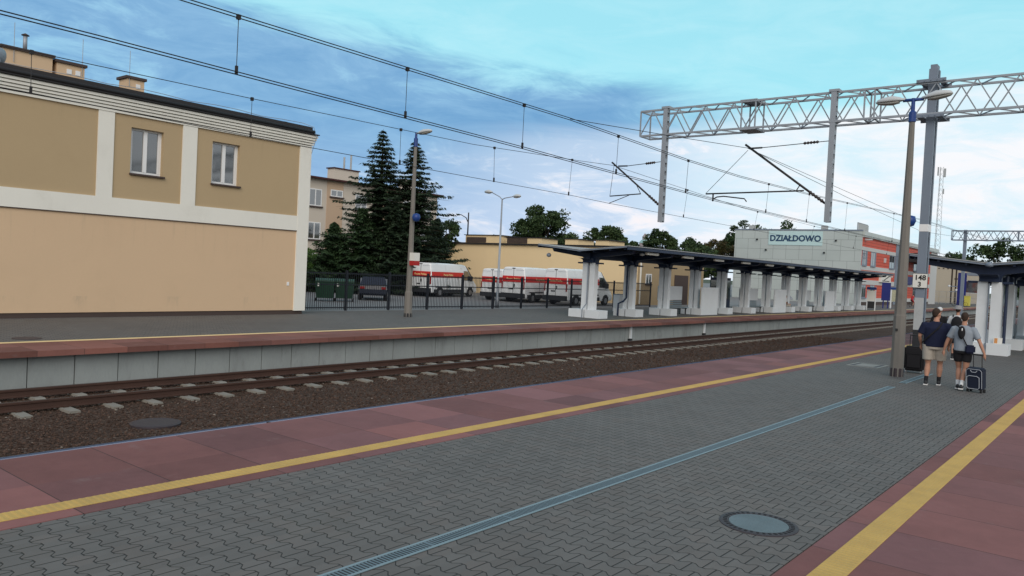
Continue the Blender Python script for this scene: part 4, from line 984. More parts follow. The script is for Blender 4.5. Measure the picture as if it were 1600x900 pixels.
MB().box(-31.16, -31.10, 60.4, 62.9, ZF, 2.44).build('gate_door', 'plinth', b)
MB().box(-31.15, -31.05, 54.5, 54.58, 0, 4.4).build('downpipe', 'cream', b)
t = thing('utility_cabinet', 'small grey cabinet standing between the second and third canopy columns', 'cabinet', (-25.4, 42.0, ZF))
MB().box(-.22, .22, -.3, .3, .05, 1.1).build('housing', 'white', t, bevel=.01); MB().box(-.25, .25, -.33, .33, 1.1, 1.14).build('top', 'mastgrey', t); MB().box(-.2, .2, -.28, .28, 0, .05).build('foot', 'plastic', t)
# blue ticket kiosk under the canopy
t = thing('ticket_kiosk', 'tall dark blue display kiosk under the middle of the opposite canopy', 'kiosk', (-24.3, 54.4, ZF))
MB().box(-.5, .5, -.7, .7, 0, 2.5).build('cabinet', 'navy', t, bevel=.02); MB().box(-.42, .42, -.715, -.69, .9, 2.3).box(.49, .515, -.6, .6, .9, 2.3).build('display', 'darkglass', t); MB().box(-.45, .45, -.72, -.69, .1, .8).build('lower_panel', 'bluebright', t)
t = thing('litter_bin', 'blue round litter bin beside the dark kiosk under the canopy', 'litter bin', (-23.6, 52.5, ZF))
MB().lathe((0, 0, 0), [(.2, 0), (.26, .1), (.28, .75), (.25, .8), (.05, .84)], 14).build('drum', 'bluebright', t, smooth=False); MB().lathe((0, 0, .84), [(.26, 0), (.26, .04), (.04, .1)], 14).build('lid', 'navy', t)

# ================================================================== APARTMENT BLOCK
b = wthing('apartment_block', 'three-storey beige apartment block with maroon roof behind the spruces', 'building', (-56.5, 36, ZF))
XA = -56.5
MB().box(XA - 11, XA, 28, 57, ZF, 9.3).build('wall', 'apt', b)
for y in (43.2, 49.5):
    MB().box(XA, XA + .05, y, y + 1.75, .3, 9.2).build('stair_panel', 'apttan', b)
rf = MB().prism([(XA + .55, 9.28), (XA + .55, 9.42), (XA - 5.5, 9.75), (XA - 11.6, 9.42), (XA - 11.6, 9.28)], 'y', 27.6, 57.4).build('roof', 'redroof', b)
for y, w in ((45.6, 2.9), (39.5, 1.5), (54.5, 1.2)):
    c = MB().box(XA - 3.2, XA - 2.2, y, y + w, 9.4, 10.75).build('chimney', 'apt', rf); MB().box(XA - 3.3, XA - 2.1, y - .1, y + w + .1, 10.75, 10.85).build('chimney_cap', 'redroof', c)
MB().tube([(XA - 2.7, 47.9, 10.8), (XA - 2.7, 47.9, 12.3)], .09, 8).tube([(XA - 2.7, 47.1, 10.8), (XA - 2.7, 47.1, 12.)], .09, 8).build('flue', 'corr', rf)
def win(b, X, y0, y1, z0, z1, wmat='pvc', gmat='glass', sill='plinth'):
    f = MB().box(X, X + .03, y0, y0 + .09, z0, z1).box(X, X + .03, y1 - .09, y1, z0, z1).box(X, X + .03, y0 + .09, y1 - .09, z1 - .09, z1).box(X, X + .03, y0 + .09, y1 - .09, z0, z0 + .09).box(X, X + .03, (y0 + y1) / 2 - .05, (y0 + y1) / 2 + .05, z0 + .09, z1 - .09).build('window_frame', wmat, b)
    MB().box(X, X + .015, y0 + .05, y1 - .05, z0 + .05, z1 - .05).build('pane', gmat, f)
    MB().box(X, X + .14, y0 - .1, y1 + .1, z0 - .12, z0).build('sill', sill, f)
for zf in (6.9, 4.0, 1.3):
    for y in (36., 38.6, 41.3, 46.4, 52.3, 54.8): win(b, XA, y, y + 1.35, zf, zf + 1.5)
for y in (43.4, 49.7):
    for zf in (7.9, 5.0 - .9): win(b, XA + .05, y + .15, y + 1.5, zf, zf + .62)
MB().box(XA, XA + 1.6, 42.8, 45.4, 2.35, 2.75).build('entrance_canopy', 'mastgrey', b)
MB().box(XA, XA + .08, 43.4, 45., 0, 2.3).build('entrance_door', 'plinth', b)

# ================================================================== STATION BUILDING
b = wthing('station_building', 'station building with grey panelled end wall and red side wall', 'station', (-28, 104, ZF))
XS = -28.
MB().box(-44.7, XS, 104, 104.4, ZF, 9.25).build('end_wall', 'facade', b)
MB().box(-44.75, XS + .05, 103.95, 104.35, 9.25, 9.42).build('parapet', 'mastgrey', b)
MB().box(-44.6, XS - .3, 104.4, 150, ZF, 8.3).build('rear_mass', 'beige', b)
def strip(z0, z1, mat, nm, y0=104.4, y1=150., d=0.):
    return MB().box(XS - .3, XS + d, y0, y1, z0, z1).build(nm, mat, b)
strip(ZF, .3, 'plinth', 'plinth', d=-.02); strip(.3, .8, 'band', 'band', d=.03)
strip(.8, 2.55, 'red', 'wall'); strip(2.55, 3.15, 'band', 'band', d=.03); strip(3.15, 4.4, 'red', 'wall'); strip(4.4, 4.95, 'band', 'band', d=.03)
strip(4.95, 6.85, 'red', 'wall'); strip(6.85, 7.35, 'band', 'band', d=.03); strip(7.35, 8.55, 'red', 'wall'); strip(8.55, 9.25, 'facade', 'roof_band', d=.25)
for k in range(14): 
    z = (1.2, 1.6, 2.0, 2.4, 3.4, 3.8, 4.2, 5.2, 5.6, 6.0, 6.4, 7.6, 8.0, 8.35)[k]
    MB().box(XS, XS + .008, 104.5, 149.9, z, z + .03).build('cladding_joint', 'redroof', b)
MB().box(XS - .2, XS + .06, 121.5, 126.8, ZF, 8.5).build('grey_pier', 'mastgrey', b)
MB().box(XS - .2, XS + .08, 145, 150, ZF, 8.5).build('grey_pier', 'band', b)
for y0, y1 in ((104.6, 106.4), (108.6, 110.6), (118.2, 120.8), (133, 135.), (139, 141)):
    win(b, XS + .01, y0, y1, 5.0, 6.84, 'mastgrey', 'glass', 'mastgrey'); MB().box(XS + .005, XS + .03, y1, y1 + .55, 5.0, 6.84).build('shutter_panel', 'mastgrey', b)
    win(b, XS + .01, y0 + .4, y1 + .6, .85, 2.5, 'mastgrey', 'glass', 'mastgrey')
MB().box(XS, XS + .9, 105.2, 105.6, 8.15, 8.35).build('wall_lamp', 'lamp', b, bevel=.05)
MB().box(XS, XS + .25, 115.2, 115.5, 5.7, 6.3).build('wall_lamp', 'lamp', b)
MB().box(-39.9, -32.8, 103.93, 103.99, 7.30, 9.15).build('sign_panel', 'signcyan', b)
text('lettering', 'DZIAŁDOWO', 1.10, (-36.35, 103.92, 8.17), ROT_FRONT, 'letters', b, .02, .038, sx=.985)
for x in (-43.2, -33.4): 
    MB().box(x, x + .7, 105, 105.7, 9.42, 10.0).build('roof_vent', 'corr', b)
for x, z in ((-41.6, 7.9), (-40.3, 6.5), (-32.6, 6.3), (-31.2, 7.9)): MB().box(x, x + .2, 103.8, 104, z, z + .2).build('spot_lamp', 'plastic', b)
MB().box(XS - .1, XS + .3, 113.2, 118.4, 3.0, 4.0).build('destination_board', 'paper', b)
MB().bar((XS + .31, 114.6, 3.25), (XS + .31, 117.2, 3.8), .02, .12).box(XS + .3, XS + .32, 113.8, 117.6, 3.12, 3.22).build('board_mark', 'ink', b)
MB().box(XS, XS + .12, 113.6, 117.2, .9, 2.6).build('orange_poster', 'orange', b) if False else None
MB().box(XS + .05, XS + .3, 127.8, 131.6, 2.9, 4.1).build('blue_sign', 'cobalt', b)
MB().box(XS, XS + 3.2, 127, 140, 6.3, 7.6).build('entrance_canopy', 'roofdark', b)
mb = MB()
for k in range(8): mb.box(-32.5, -32.35, 118 + k * .7, 118.08 + k * .7, 9.3, 11.4)
for z in (10., 11.35): mb.box(-32.5, -32.35, 118, 123, z, z + .08)
mb.build('roof_sign_frame', 'galv', b); MB().box(-32.34, -32.25, 118.1, 123, 10.1, 11.3).build('roof_sign_panel', 'corr', b)
# beige annex beyond, portal and H-pole
b = wthing('annex_building', 'plain beige wall building beyond the red station side wall', 'building', (-29, 168, ZF))
MB().box(-50, -26.6, 176, 186, ZF, 8.2).build('wall', 'beige', b)
MB().box(-50.2, -26.4, 175.8, 186.2, 8.2, 8.4).build('roof_edge', 'mastgrey', b)
for x in range(6):
    MB().box(-32.5 + x * .8, -32.2 + x * .8, 175.95, 176.0, 6.6, 6.8).build('wall_vent', 'plinth', b); MB().box(-29.5 + x * .4, -29.35 + x * .4, 175.95, 176., 4.6, 4.85).build('wall_vent', 'plinth', b)
t = thing('utility_pole', 'twin dark utility pole in front of the beige annex wall', 'utility pole', (-28, 166.5, ZF))
for x in (-.35, .35): MB().box(x - .12, x + .12, -.12, .12, 0, 8.).build('pole', 'bark', t)
MB().box(-.6, .6, -.2, .2, 3.2, 3.35).box(-.6, .6, -.2, .2, 2.2, 2.35).build('crossbar', 'mastgrey', t); MB().lathe((-.7, -.1, 3.3), [(.05, -.2), (.22, -.1), (.22, .15), (.05, .2)], 10).lathe((.5, -.1, 2.6), [(.05, -.2), (.2, -.1), (.2, .15), (.05, .2)], 10).build('lamp', 'pvc', t)
t = thing('steel_shelter', 'cobalt blue framed shelter beyond the near canopy columns', 'shelter', (-24.0, 154, ZF))
MB().box(-1.3, .0, 0, .4, 0, 5.6).box(2.9, 3.2, 0, .3, 0, 5.2).build('frame', 'cobalt', t); MB().box(0, 4.2, 0, 3., 5.2, 5.7).build('roof', 'mastgrey', t); MB().box(0, 2.9, .3, .35, 2.2, 4.2).build('glazing', 'darkglass', t); MB().box(0, 2.9, .2, .28, 4.2, 4.4).box(0, 2.9, .2, .28, 2.1, 2.25).build('rails', 'corr', t)
t = thing('grit_box', 'yellow upright box standing at the far end of the opposite platform', 'box', (-22.3, 145., ZF))
MB().box(-.4, .4, -.5, .5, .08, 1.6).build('body', 'lime', t, bevel=.03); MB().box(-.43, .43, -.53, .53, 1.6, 1.7).build('lid', 'lime', t); MB().box(-.38, .38, -.48, .48, 0, .08).build('feet', 'plastic', t)
# fence beyond
t = wthing('yard_fence', 'pale mesh fence in front of the beige annex', 'fence', (-27, 160, ZF))
for k in range(12): MB().box(-34 + k * 1.2, -33.92 + k * 1.2, 160, 160.08, ZF, 2.2).build('post', 'beige', t)
mb = MB()
for z in (.2, 1.1, 2.1): mb.box(-34, -20.8, 160.02, 160.05, z, z + .05)
for k in range(66): mb.box(-34 + k * .2, -33.97 + k * .2, 160.03, 160.05, .1, 2.15)
mb.build('mesh', 'corr', t)
# bicycles
def bicycle(name_loc, label, rz):
    t = thing('bicycle', label, 'bicycle', name_loc, rz, 'bicycles on the opposite platform')
    for y in (-.52, .52):
        MB().tube([(0, y + .33 * math.cos(a), .34 + .33 * math.sin(a)) for a in [2 * math.pi * k / 20 for k in range(21)]], .02, 5, False).build('wheel', 'tyre', t)
        
    MB().tube([(0, -.52, .34), (0, -.12, .30), (0, .32, .80), (0, -.22, .78), (0, -.12, .30)], .018, 6).tube([(0, -.52, .34), (0, -.24, .86)], .014, 6).tube([(0, .52, .34), (0, .32, .95)], .018, 6).build('frame', 'plastic', t)
    MB().ell((0, -.26, .90), (.07, .13, .03), 8, 6).build('saddle', 'plastic', t); MB().tube([(-.26, .26, .98), (0, .33, .98), (.26, .26, .98)], .014, 6).build('handlebar', 'plastic', t)
    return t
bicycle((-23.5, 112.3, ZF), 'bicycle ridden by the person in red near the station wall', R(-15))
bicycle((-23.2, 142., ZF), 'bicycle parked by the cobalt shelter, left one', R(80))
bicycle((-22.7, 143.3, ZF), 'bicycle parked by the cobalt shelter, right one next to the yellow box', R(70))
# information stands
t = thing('timetable_stand', 'blue-topped timetable stand at the end of the opposite canopy', 'timetable', (-21.6, 84.9, ZF), R(10))
for x in (-.38, .38): MB().box(x - .05, x + .05, -.05, .05, 0, 2.4).build('post', 'white', t)
MB().box(-.33, .33, -.04, .04, .95, 2.0).build('sheet', 'paper', t); MB().box(-.44, .44, -.08, .08, 2.1, 2.35).build('header', 'bluebright', t); MB().box(-.33, .33, -.04, .04, .2, .9).build('lower_panel', 'plastic', t)
t = thing('ticket_machine', 'tall narrow cobalt blue machine in front of the red station wall', 'ticket machine', (-23.0, 96.5, ZF), R(10))
MB().box(-.45, .45, -.3, .3, .9, 2.95).build('cabinet', 'cobalt', t, bevel=.02); MB().box(-.3, -.18, -.1, .1, 0, .9).box(.18, .3, -.1, .1, 0, .9).build('legs', 'cobalt', t)
t = thing('timetable_stand', 'white-legged yellow timetable board beside the cobalt blue machine', 'timetable', (-22.4, 99.0, ZF), R(10))
for x in (-.62, .62): MB().box(x - .08, x + .08, -.07, .07, 0, 2.2).build('post', 'white', t)
M['sheety'] = pm('printed_timetable', (.42, .42, .30), .8, .35, 6., 30, 0)
MB().box(-.54, .54, -.05, .05, .8, 2.15).build('sheet', 'sheety', t); MB().box(-.70, .70, -.1, .1, 2.2, 2.45).build('header', 'bluebright', t)

# radio mast & church
t = thing('radio_mast', 'thin lattice radio mast rising behind the station building', 'mast', (-48.8, 260, ZF))
mb = MB()
for i in range(3):
    a = 2 * math.pi * i / 3; mb.bar((1.1 * math.cos(a), 1.1 * math.sin(a), 0), (.55 * math.cos(a), .55 * math.sin(a), 39), .09)
for k in range(26):
    z = k * 1.5; r0 = 1.1 - .55 * z / 39; r1 = 1.1 - .55 * (z + 1.5) / 39
    for i in range(3):
        a = 2 * math.pi * i / 3; c = 2 * math.pi * (i + 1) / 3
        mb.bar((r0 * math.cos(a), r0 * math.sin(a), z), (r1 * math.cos(c), r1 * math.sin(c), z + 1.5), .05)
mb.build('lattice', 'corr', t)
MB().box(-1.0, -.7, -.3, .3, 36.5, 39).box(.7, 1.2, -.3, .3, 36., 38.5).box(.7, 1., -.3, .3, 31, 32.5).build('antenna', 'corr', t)
t = thing('church_tower', 'hazy church tower with greenish cap far beyond the trees', 'tower', (-200, 353, 0))
MB().box(-2.0, 2.0, -2.0, 2.0, 0, 19.0).build('shaft', 'tower', t)
MB().loft([[(-2.2, -2.2, 19.), (2.2, -2.2, 19.), (2.2, 2.2, 19.), (-2.2, 2.2, 19.)], [(-1.2, -1.2, 20.6), (1.2, -1.2, 20.6), (1.2, 1.2, 20.6), (-1.2, 1.2, 20.6)]]).build('roof', 'copper', t)
MB().lathe((0, 0, 20.6), [(1.3, 0), (1.3, 1.3), (1.5, 1.4), (.1, 3.4)], 8).build('lantern', 'tower', t)

# ================================================================== TREES
def quads(cs, ns, ts, ls, ws):
    """leaf quads from numpy arrays: centres, normals, tangent, length, width"""
    b_ = np.cross(ns, ts); b_ /= np.linalg.norm(b_, axis=1)[:, None] + 1e-9
    t_ = ts * ls[:, None] / 2; b_ = b_ * ws[:, None] / 2
    v = np.stack([cs - t_, cs + b_ * .9, cs + t_, cs - b_ * .9], 1).reshape(-1, 3); return v
def quad_obj(name, v, mat, parent):
    n = len(v) // 4; me = bpy.data.meshes.new(name)
    me.vertices.add(len(v)); me.vertices.foreach_set('co', v.astype(np.float32).ravel())
    me.loops.add(4 * n); me.loops.foreach_set('vertex_index', np.arange(4 * n, dtype=np.int32))
    me.polygons.add(n); me.polygons.foreach_set('loop_start', np.arange(0, 4 * n, 4, dtype=np.int32)); me.update(calc_edges=True)
    me.materials.append(M[mat]); o = bpy.data.objects.new(name, me); COL.objects.link(o); o.parent = parent; return o
def runit(n):
    a = rng.normal(0, 1, (n, 3)); return a / np.linalg.norm(a, axis=1)[:, None]
def spruce(loc, h, rad, label, seed, mat='needle', low=.03):
    g = np.random.default_rng(seed)
    t = thing('spruce_tree', label, 'tree', loc, 0, 'conifers behind the fence')
    MB().tube([(0, 0, 0), (.05, .02, h * .5), (0, 0, h)], [h * .020 + .05, h * .011 + .03, .01], 8).build('trunk', 'bark', t)
    C, N, T, L, W = [], [], [], [], []; br = MB()
    z = low * h
    while z < h * .985:
        f = z / h; rr = rad * (1 - f) ** .88 * g.uniform(.78, 1.12) * (1.0 if f > .10 else .8 + f * 2)
        nb = int(5 + 5 * (1 - f)); a0 = g.uniform(0, 6.28)
        for k in range(nb):
            a = a0 + 2 * math.pi * k / nb + g.uniform(-.25, .25); ln = rr * g.uniform(.50, 1.22) + .10
            d = np.array([math.cos(a), math.sin(a), 0.]); sd_ = np.array([-d[1], d[0], 0.])
            ns_ = max(5, int(ln / .11))
            droop = .34 * ln * (1 - f * .9)
            for i in range(ns_):
                s_ = (i + g.uniform(0, 1)) / ns_
                p = d * (ln * s_) + np.array([0, 0, z + .10 * ln - droop * 1.35 * (s_ - .80 * s_ ** 2)])
                hw = .50 * (1 - s_) * min(ln, 3.2) * .45 + .10
                for q in (-1, 1):
                    m_ = 2 + int(hw / .15)
                    for jj in range(m_):
                        o_ = sd_ * q * hw * (jj + .5) / m_ + d * (hw * .55 * (jj + .5) / m_)
                        C.append(p + o_ + g.normal(0, .03, 3) + np.array([0, 0, -.05 - .10 * (jj / m_)])); tt = d * .6 + sd_ * q * .8 + np.array([0, 0, -.35]) + g.normal(0, .25, 3); T.append(tt / np.linalg.norm(tt))
                        nn = np.array([0, 0, 1.]) + g.normal(0, .45, 3); N.append(nn / np.linalg.norm(nn)); L.append(g.uniform(.26, .46)); W.append(g.uniform(.07, .14))
            br.tube([(0, 0, z), tuple(d * ln * .5 + np.array([0, 0, z - droop * .3])), tuple(d * ln * .93 + np.array([0, 0, z - droop * .55 + .02]))], [.035 * (1 - f) + .012, .02, .006], 4)
        z += (.24 + .22 * (1 - f)) * h / 11. * g.uniform(.8, 1.25)
    br.build('limbs', 'bark', t)
    quad_obj('crown', quads(np.array(C), np.array(N), np.array(T), np.array(L), np.array(W)), mat, t)
    return t
spruce((-46.9, 41.0, ZF), 12.8, 5.8, 'tall dark spruce left of the single lamp post, taller pointed top', 3)
spruce((-45.6, 43.3, ZF), 12.2, 5.8, 'dark spruce directly behind the single concrete lamp post', 4)
spruce((-44.6, 40.6, ZF), 7.2, 3.6, 'low dark spruce filling the gap below the two tall ones', 9)
spruce((-47.0, 47.6, ZF), 6.4, 3.3, 'low spruce at the left end of the ochre building wall', 11)
spruce((-47.2, 36.9, ZF), 5.2, 4.2, 'short bushy green conifer left of the spruces, in front of the apartment block', 5, 'needle2')
spruce((-46.4, 38.9, ZF), 6.6, 4.0, 'green conifer between the short bushy one and the tall spruces', 6, 'needle2')
spruce((-49.5, 35.0, ZF), 2.9, 2.8, 'smallest green conifer next to the bright green bush', 12, 'needle2')
def broad(name, loc, h, rx, ry, zc, rz, label, seed, n=60, leaf=.34, per=170, mat='leaf', group='broadleaf trees in the distance', trunk=.25):
    g = np.random.default_rng(seed); t = thing(name, label, 'tree' if name != 'bush' else 'bush', loc, 0, group)
    C = []; br = MB(); br.tube([(0, 0, 0), (.1, 0, zc * .5), (0, 0, zc)], [trunk, trunk * .8, trunk * .5], 8); cents = []
    for k in range(n):
        d = g.normal(0, 1, 3); d /= np.linalg.norm(d); s_ = g.uniform(.35, 1.0) ** .6
        if d[2] < -.55: d[2] *= .4
        c = np.array([d[0] * rx * s_, d[1] * ry * s_, zc + d[2] * rz * s_]); cents.append(c)
        if k % 3 == 0: br.tube([(0, 0, zc * .6), tuple(c * np.array([.5, .5, 1]) + np.array([0, 0, -.1 * rz])), tuple(c)], [trunk * .35, trunk * .2, .03], 5)
        r = g.uniform(.12, .30) * (rx + rz) / 2
        u = runit(per); rr = r * g.uniform(.55, 1.15, per); C.append(c + u * rr[:, None] * np.array([1, 1, .72]))
    C = np.concatenate(C); m_ = len(C); N = runit(m_) * .8 + np.array([0, 0, .7]); N /= np.linalg.norm(N, axis=1)[:, None]
    T = np.cross(N, runit(m_)); T /= np.linalg.norm(T, axis=1)[:, None] + 1e-9
    br.build('trunk', 'bark', t)
    quad_obj('crown', quads(C, N, T, g.uniform(.7, 1.3, m_) * leaf, g.uniform(.45, .8, m_) * leaf), mat, t)
    return t
broad('broadleaf_tree', (-66.3, 88., ZF), 12, 4.4, 4.4, 7.2, 4.3, 'largest round green tree above the ochre building roof', 21, 80, .42, 190)
broad('broadleaf_tree', (-59.0, 93.5, ZF), 9.5, 4.2, 4.0, 6.3, 2.9, 'wide dark tree right of the largest one, above the canopy start', 22, 75, .40, 180)
broad('broadleaf_tree', (-62.8, 90.5, ZF), 7, 3.5, 3.0, 4.6, 2.4, 'lower tree filling between the two large round trees', 28, 45, .40, 150)
broad('broadleaf_tree', (-57.5, 107., ZF), 9.5, 2.9, 3.0, 7.0, 2.5, 'small round tree beside the distant church tower', 23, 45, .38, 160)
broad('broadleaf_tree', (-51.5, 103, ZF), 8.5, 3.2, 3.2, 5.5, 2.6, 'loose low tree behind the canopy, left of the station end wall', 24, 45, .36, 150)
broad('broadleaf_tree', (-48.6, 107.5, ZF), 8.6, 2.6, 2.8, 6.0, 2.8, 'brownish tree touching the left corner of the station end wall', 25, 40, .36, 150, 'leafr')
broad('broadleaf_tree', (-45.8, 95, ZF), 7.6, 3.2, 3.2, 4.2, 2.4, 'tree showing between canopy columns left of the kiosk', 37, 50, .34, 150)
broad('broadleaf_tree', (-41.8, 86, ZF), 7.2, 3.0, 3.0, 3.8, 2.6, 'tree seen under the canopy roof above the white side board', 38, 50, .34, 150)
broad('broadleaf_tree', (-52.6, 54.5, ZF), 7.2, 1.9, 1.9, 4.9, 2.2, 'small airy tree by the left end of the ochre roof', 26, 36, .30, 130)
broad('broadleaf_tree', (-72, 84, ZF), 6, 2.4, 3.0, 4.6, 2.4, 'faint low tree just right of the yard double lamp', 27, 28, .36, 120)
broad('broadleaf_tree', (-62, 150, ZF), 14, 5.5, 4.5, 9.2, 5.2, 'crown rising over the grey station end wall roof', 29, 60, .55, 130)
broad('broadleaf_tree', (-55, 152, ZF), 14, 4.0, 4.0, 9.5, 5.0, 'second crown over the station roof, right of the first', 30, 50, .55, 120)
broad('broadleaf_tree', (-29.5, 234, ZF), 15, 8.5, 6., 9.5, 6.5, 'big dark tree above the near canopy at the right edge', 31, 70, .8, 130)
broad('broadleaf_tree', (-36.5, 215, ZF), 13, 5.5, 5., 7.5, 4.2, 'lower dark tree left of the big one above the near canopy', 32, 50, .75, 120)
broad('broadleaf_tree', (-44.0, 175, ZF), 12, 3.0, 3., 9.6, 3.0, 'tree crown peeking over the red station wall beside the mast', 33, 36, .6, 110)
broad('broadleaf_tree', (-20, 200, ZF), 9, 6., 5., 3.6, 3.4, 'olive foliage low behind the cobalt shelter', 39, 40, .7, 110)
broad('broadleaf_tree', (-90, 105, ZF), 8, 4, 4, 4.5, 3.2, 'pale low crown far left of the largest tree', 34, 40, .45, 120)
broad('bush', (-43.5, 31.0, ZF), 4, 1.5, 1.5, 2.3, 1.5, 'bright green bush beside the corner of the tan building', 35, 30, .16, 160, 'leafb', 'bushes behind the fence', .06)
broad('bush', (-48.0, 40.2, ZF), 3, 5.5, 4.0, 1.3, 1.3, 'dark hedge-like bush under the spruces', 36, 40, .16, 160, 'needle2', 'bushes behind the fence', .06)
# ================================================================== PEOPLE
def blob(name, mb, mat, parent, voxel=.011, smooth=6):
    """join overlapping volumes into one continuous skin"""
    me = bpy.data.meshes.new(name); me.from_pydata([tuple(v) for v in mb.v], [], mb.f)
    bm = bmesh.new(); bm.from_mesh(me); bmesh.ops.recalc_face_normals(bm, faces=bm.faces); bm.to_mesh(me); bm.free()
    o = bpy.data.objects.new('tmp', me); COL.objects.link(o)
    r = o.modifiers.new('r', 'REMESH'); r.mode = 'VOXEL'; r.voxel_size = voxel
    s_ = o.modifiers.new('s', 'SMOOTH'); s_.iterations = smooth; s_.factor = .5
    m2 = bpy.data.meshes.new_from_object(o.evaluated_get(bpy.context.evaluated_depsgraph_get())); bpy.data.objects.remove(o)
    m2.name = name; m2.materials.clear(); m2.materials.append(M[mat])
    for p in m2.polygons: p.use_smooth = True
    o = bpy.data.objects.new(name, m2); COL.objects.link(o); o.parent = parent; return o
def limb(mb, pts, rs, n=10): mb.tube(pts, rs, n)
def oval(mb, secs, n=16):       # horizontal oval sections (x, y, z, rx, ry)
    mb.loft([[(x + rx * math.cos(2 * math.pi * k / n), y + ry * math.sin(2 * math.pi * k / n), z) for k in range(n)] for x, y, z, rx, ry in secs])
def hand(mb, w, d, side, fwd, curl=.6, k=1.):
    """palm, four fingers, thumb. w wrist, d finger direction, side = thumb side"""
    w = Vector(w); d = Vector(d).normalized(); s_ = Vector(side); s_ = (s_ - d * s_.dot(d)).normalized(); n_ = d.cross(s_).normalized()
    if n_.dot(Vector(fwd)) < 0: n_ = -n_
    mb.tube([w, w + d * .05 * k, w + d * .095 * k], [.024 * k, .036 * k, .034 * k], 8)
    for i, L in enumerate((.075, .082, .076, .060)):
        b0 = w + d * .085 * k + s_ * (.030 - .020 * i) * k; b1 = b0 + (d + n_ * curl * .4).normalized() * L * .5 * k; b2 = b1 + (d * .7 + n_ * curl).normalized() * L * .45 * k
        mb.tube([b0, b1, b2], [.0105 * k, .0095 * k, .008 * k], 6)
    b0 = w + d * .03 * k + s_ * .025 * k; b1 = b0 + (d * .6 + s_ * .8).normalized() * .045 * k; b2 = b1 + (d + n_ * .4).normalized() * .032 * k
    mb.tube([b0, b1, b2], [.013 * k, .011 * k, .009 * k], 6)
def head(mb, c, k=1., yaw=0.):
    q = Matrix.Rotation(yaw, 3, 'Z'); c = Vector(c)
    P = lambda x, y, z: c + q @ Vector((x * k, y * k, z * k))
    mb.ell(P(0, -.01, .03), (.076 * k, .096 * k, .105 * k), 14, 10, q); mb.ell(P(0, .025, -.05), (.058 * k, .066 * k, .070 * k), 12, 8, q)
    mb.tube([P(0, .085, .03), P(0, .108, -.005), P(0, .095, -.018)], [.010 * k, .017 * k, .013 * k], 6)     # nose
    mb.ell(P(0, .086, -.050), (.024 * k, .010 * k, .008 * k), 8, 6, q)                                    # lips
    for s_ in (-1, 1): mb.ell(P(s_ * .079, .0, .0), (.010 * k, .022 * k, .032 * k), 8, 6, q)
    return P
def eyes(P, parent, k):
    mb = MB()
    for s_ in (-1, 1): mb.ell(P(s_ * .030, .084, .018), (.011 * k, .006 * k, .006 * k), 8, 6)
    mb.build('eyes', 'ink', parent)

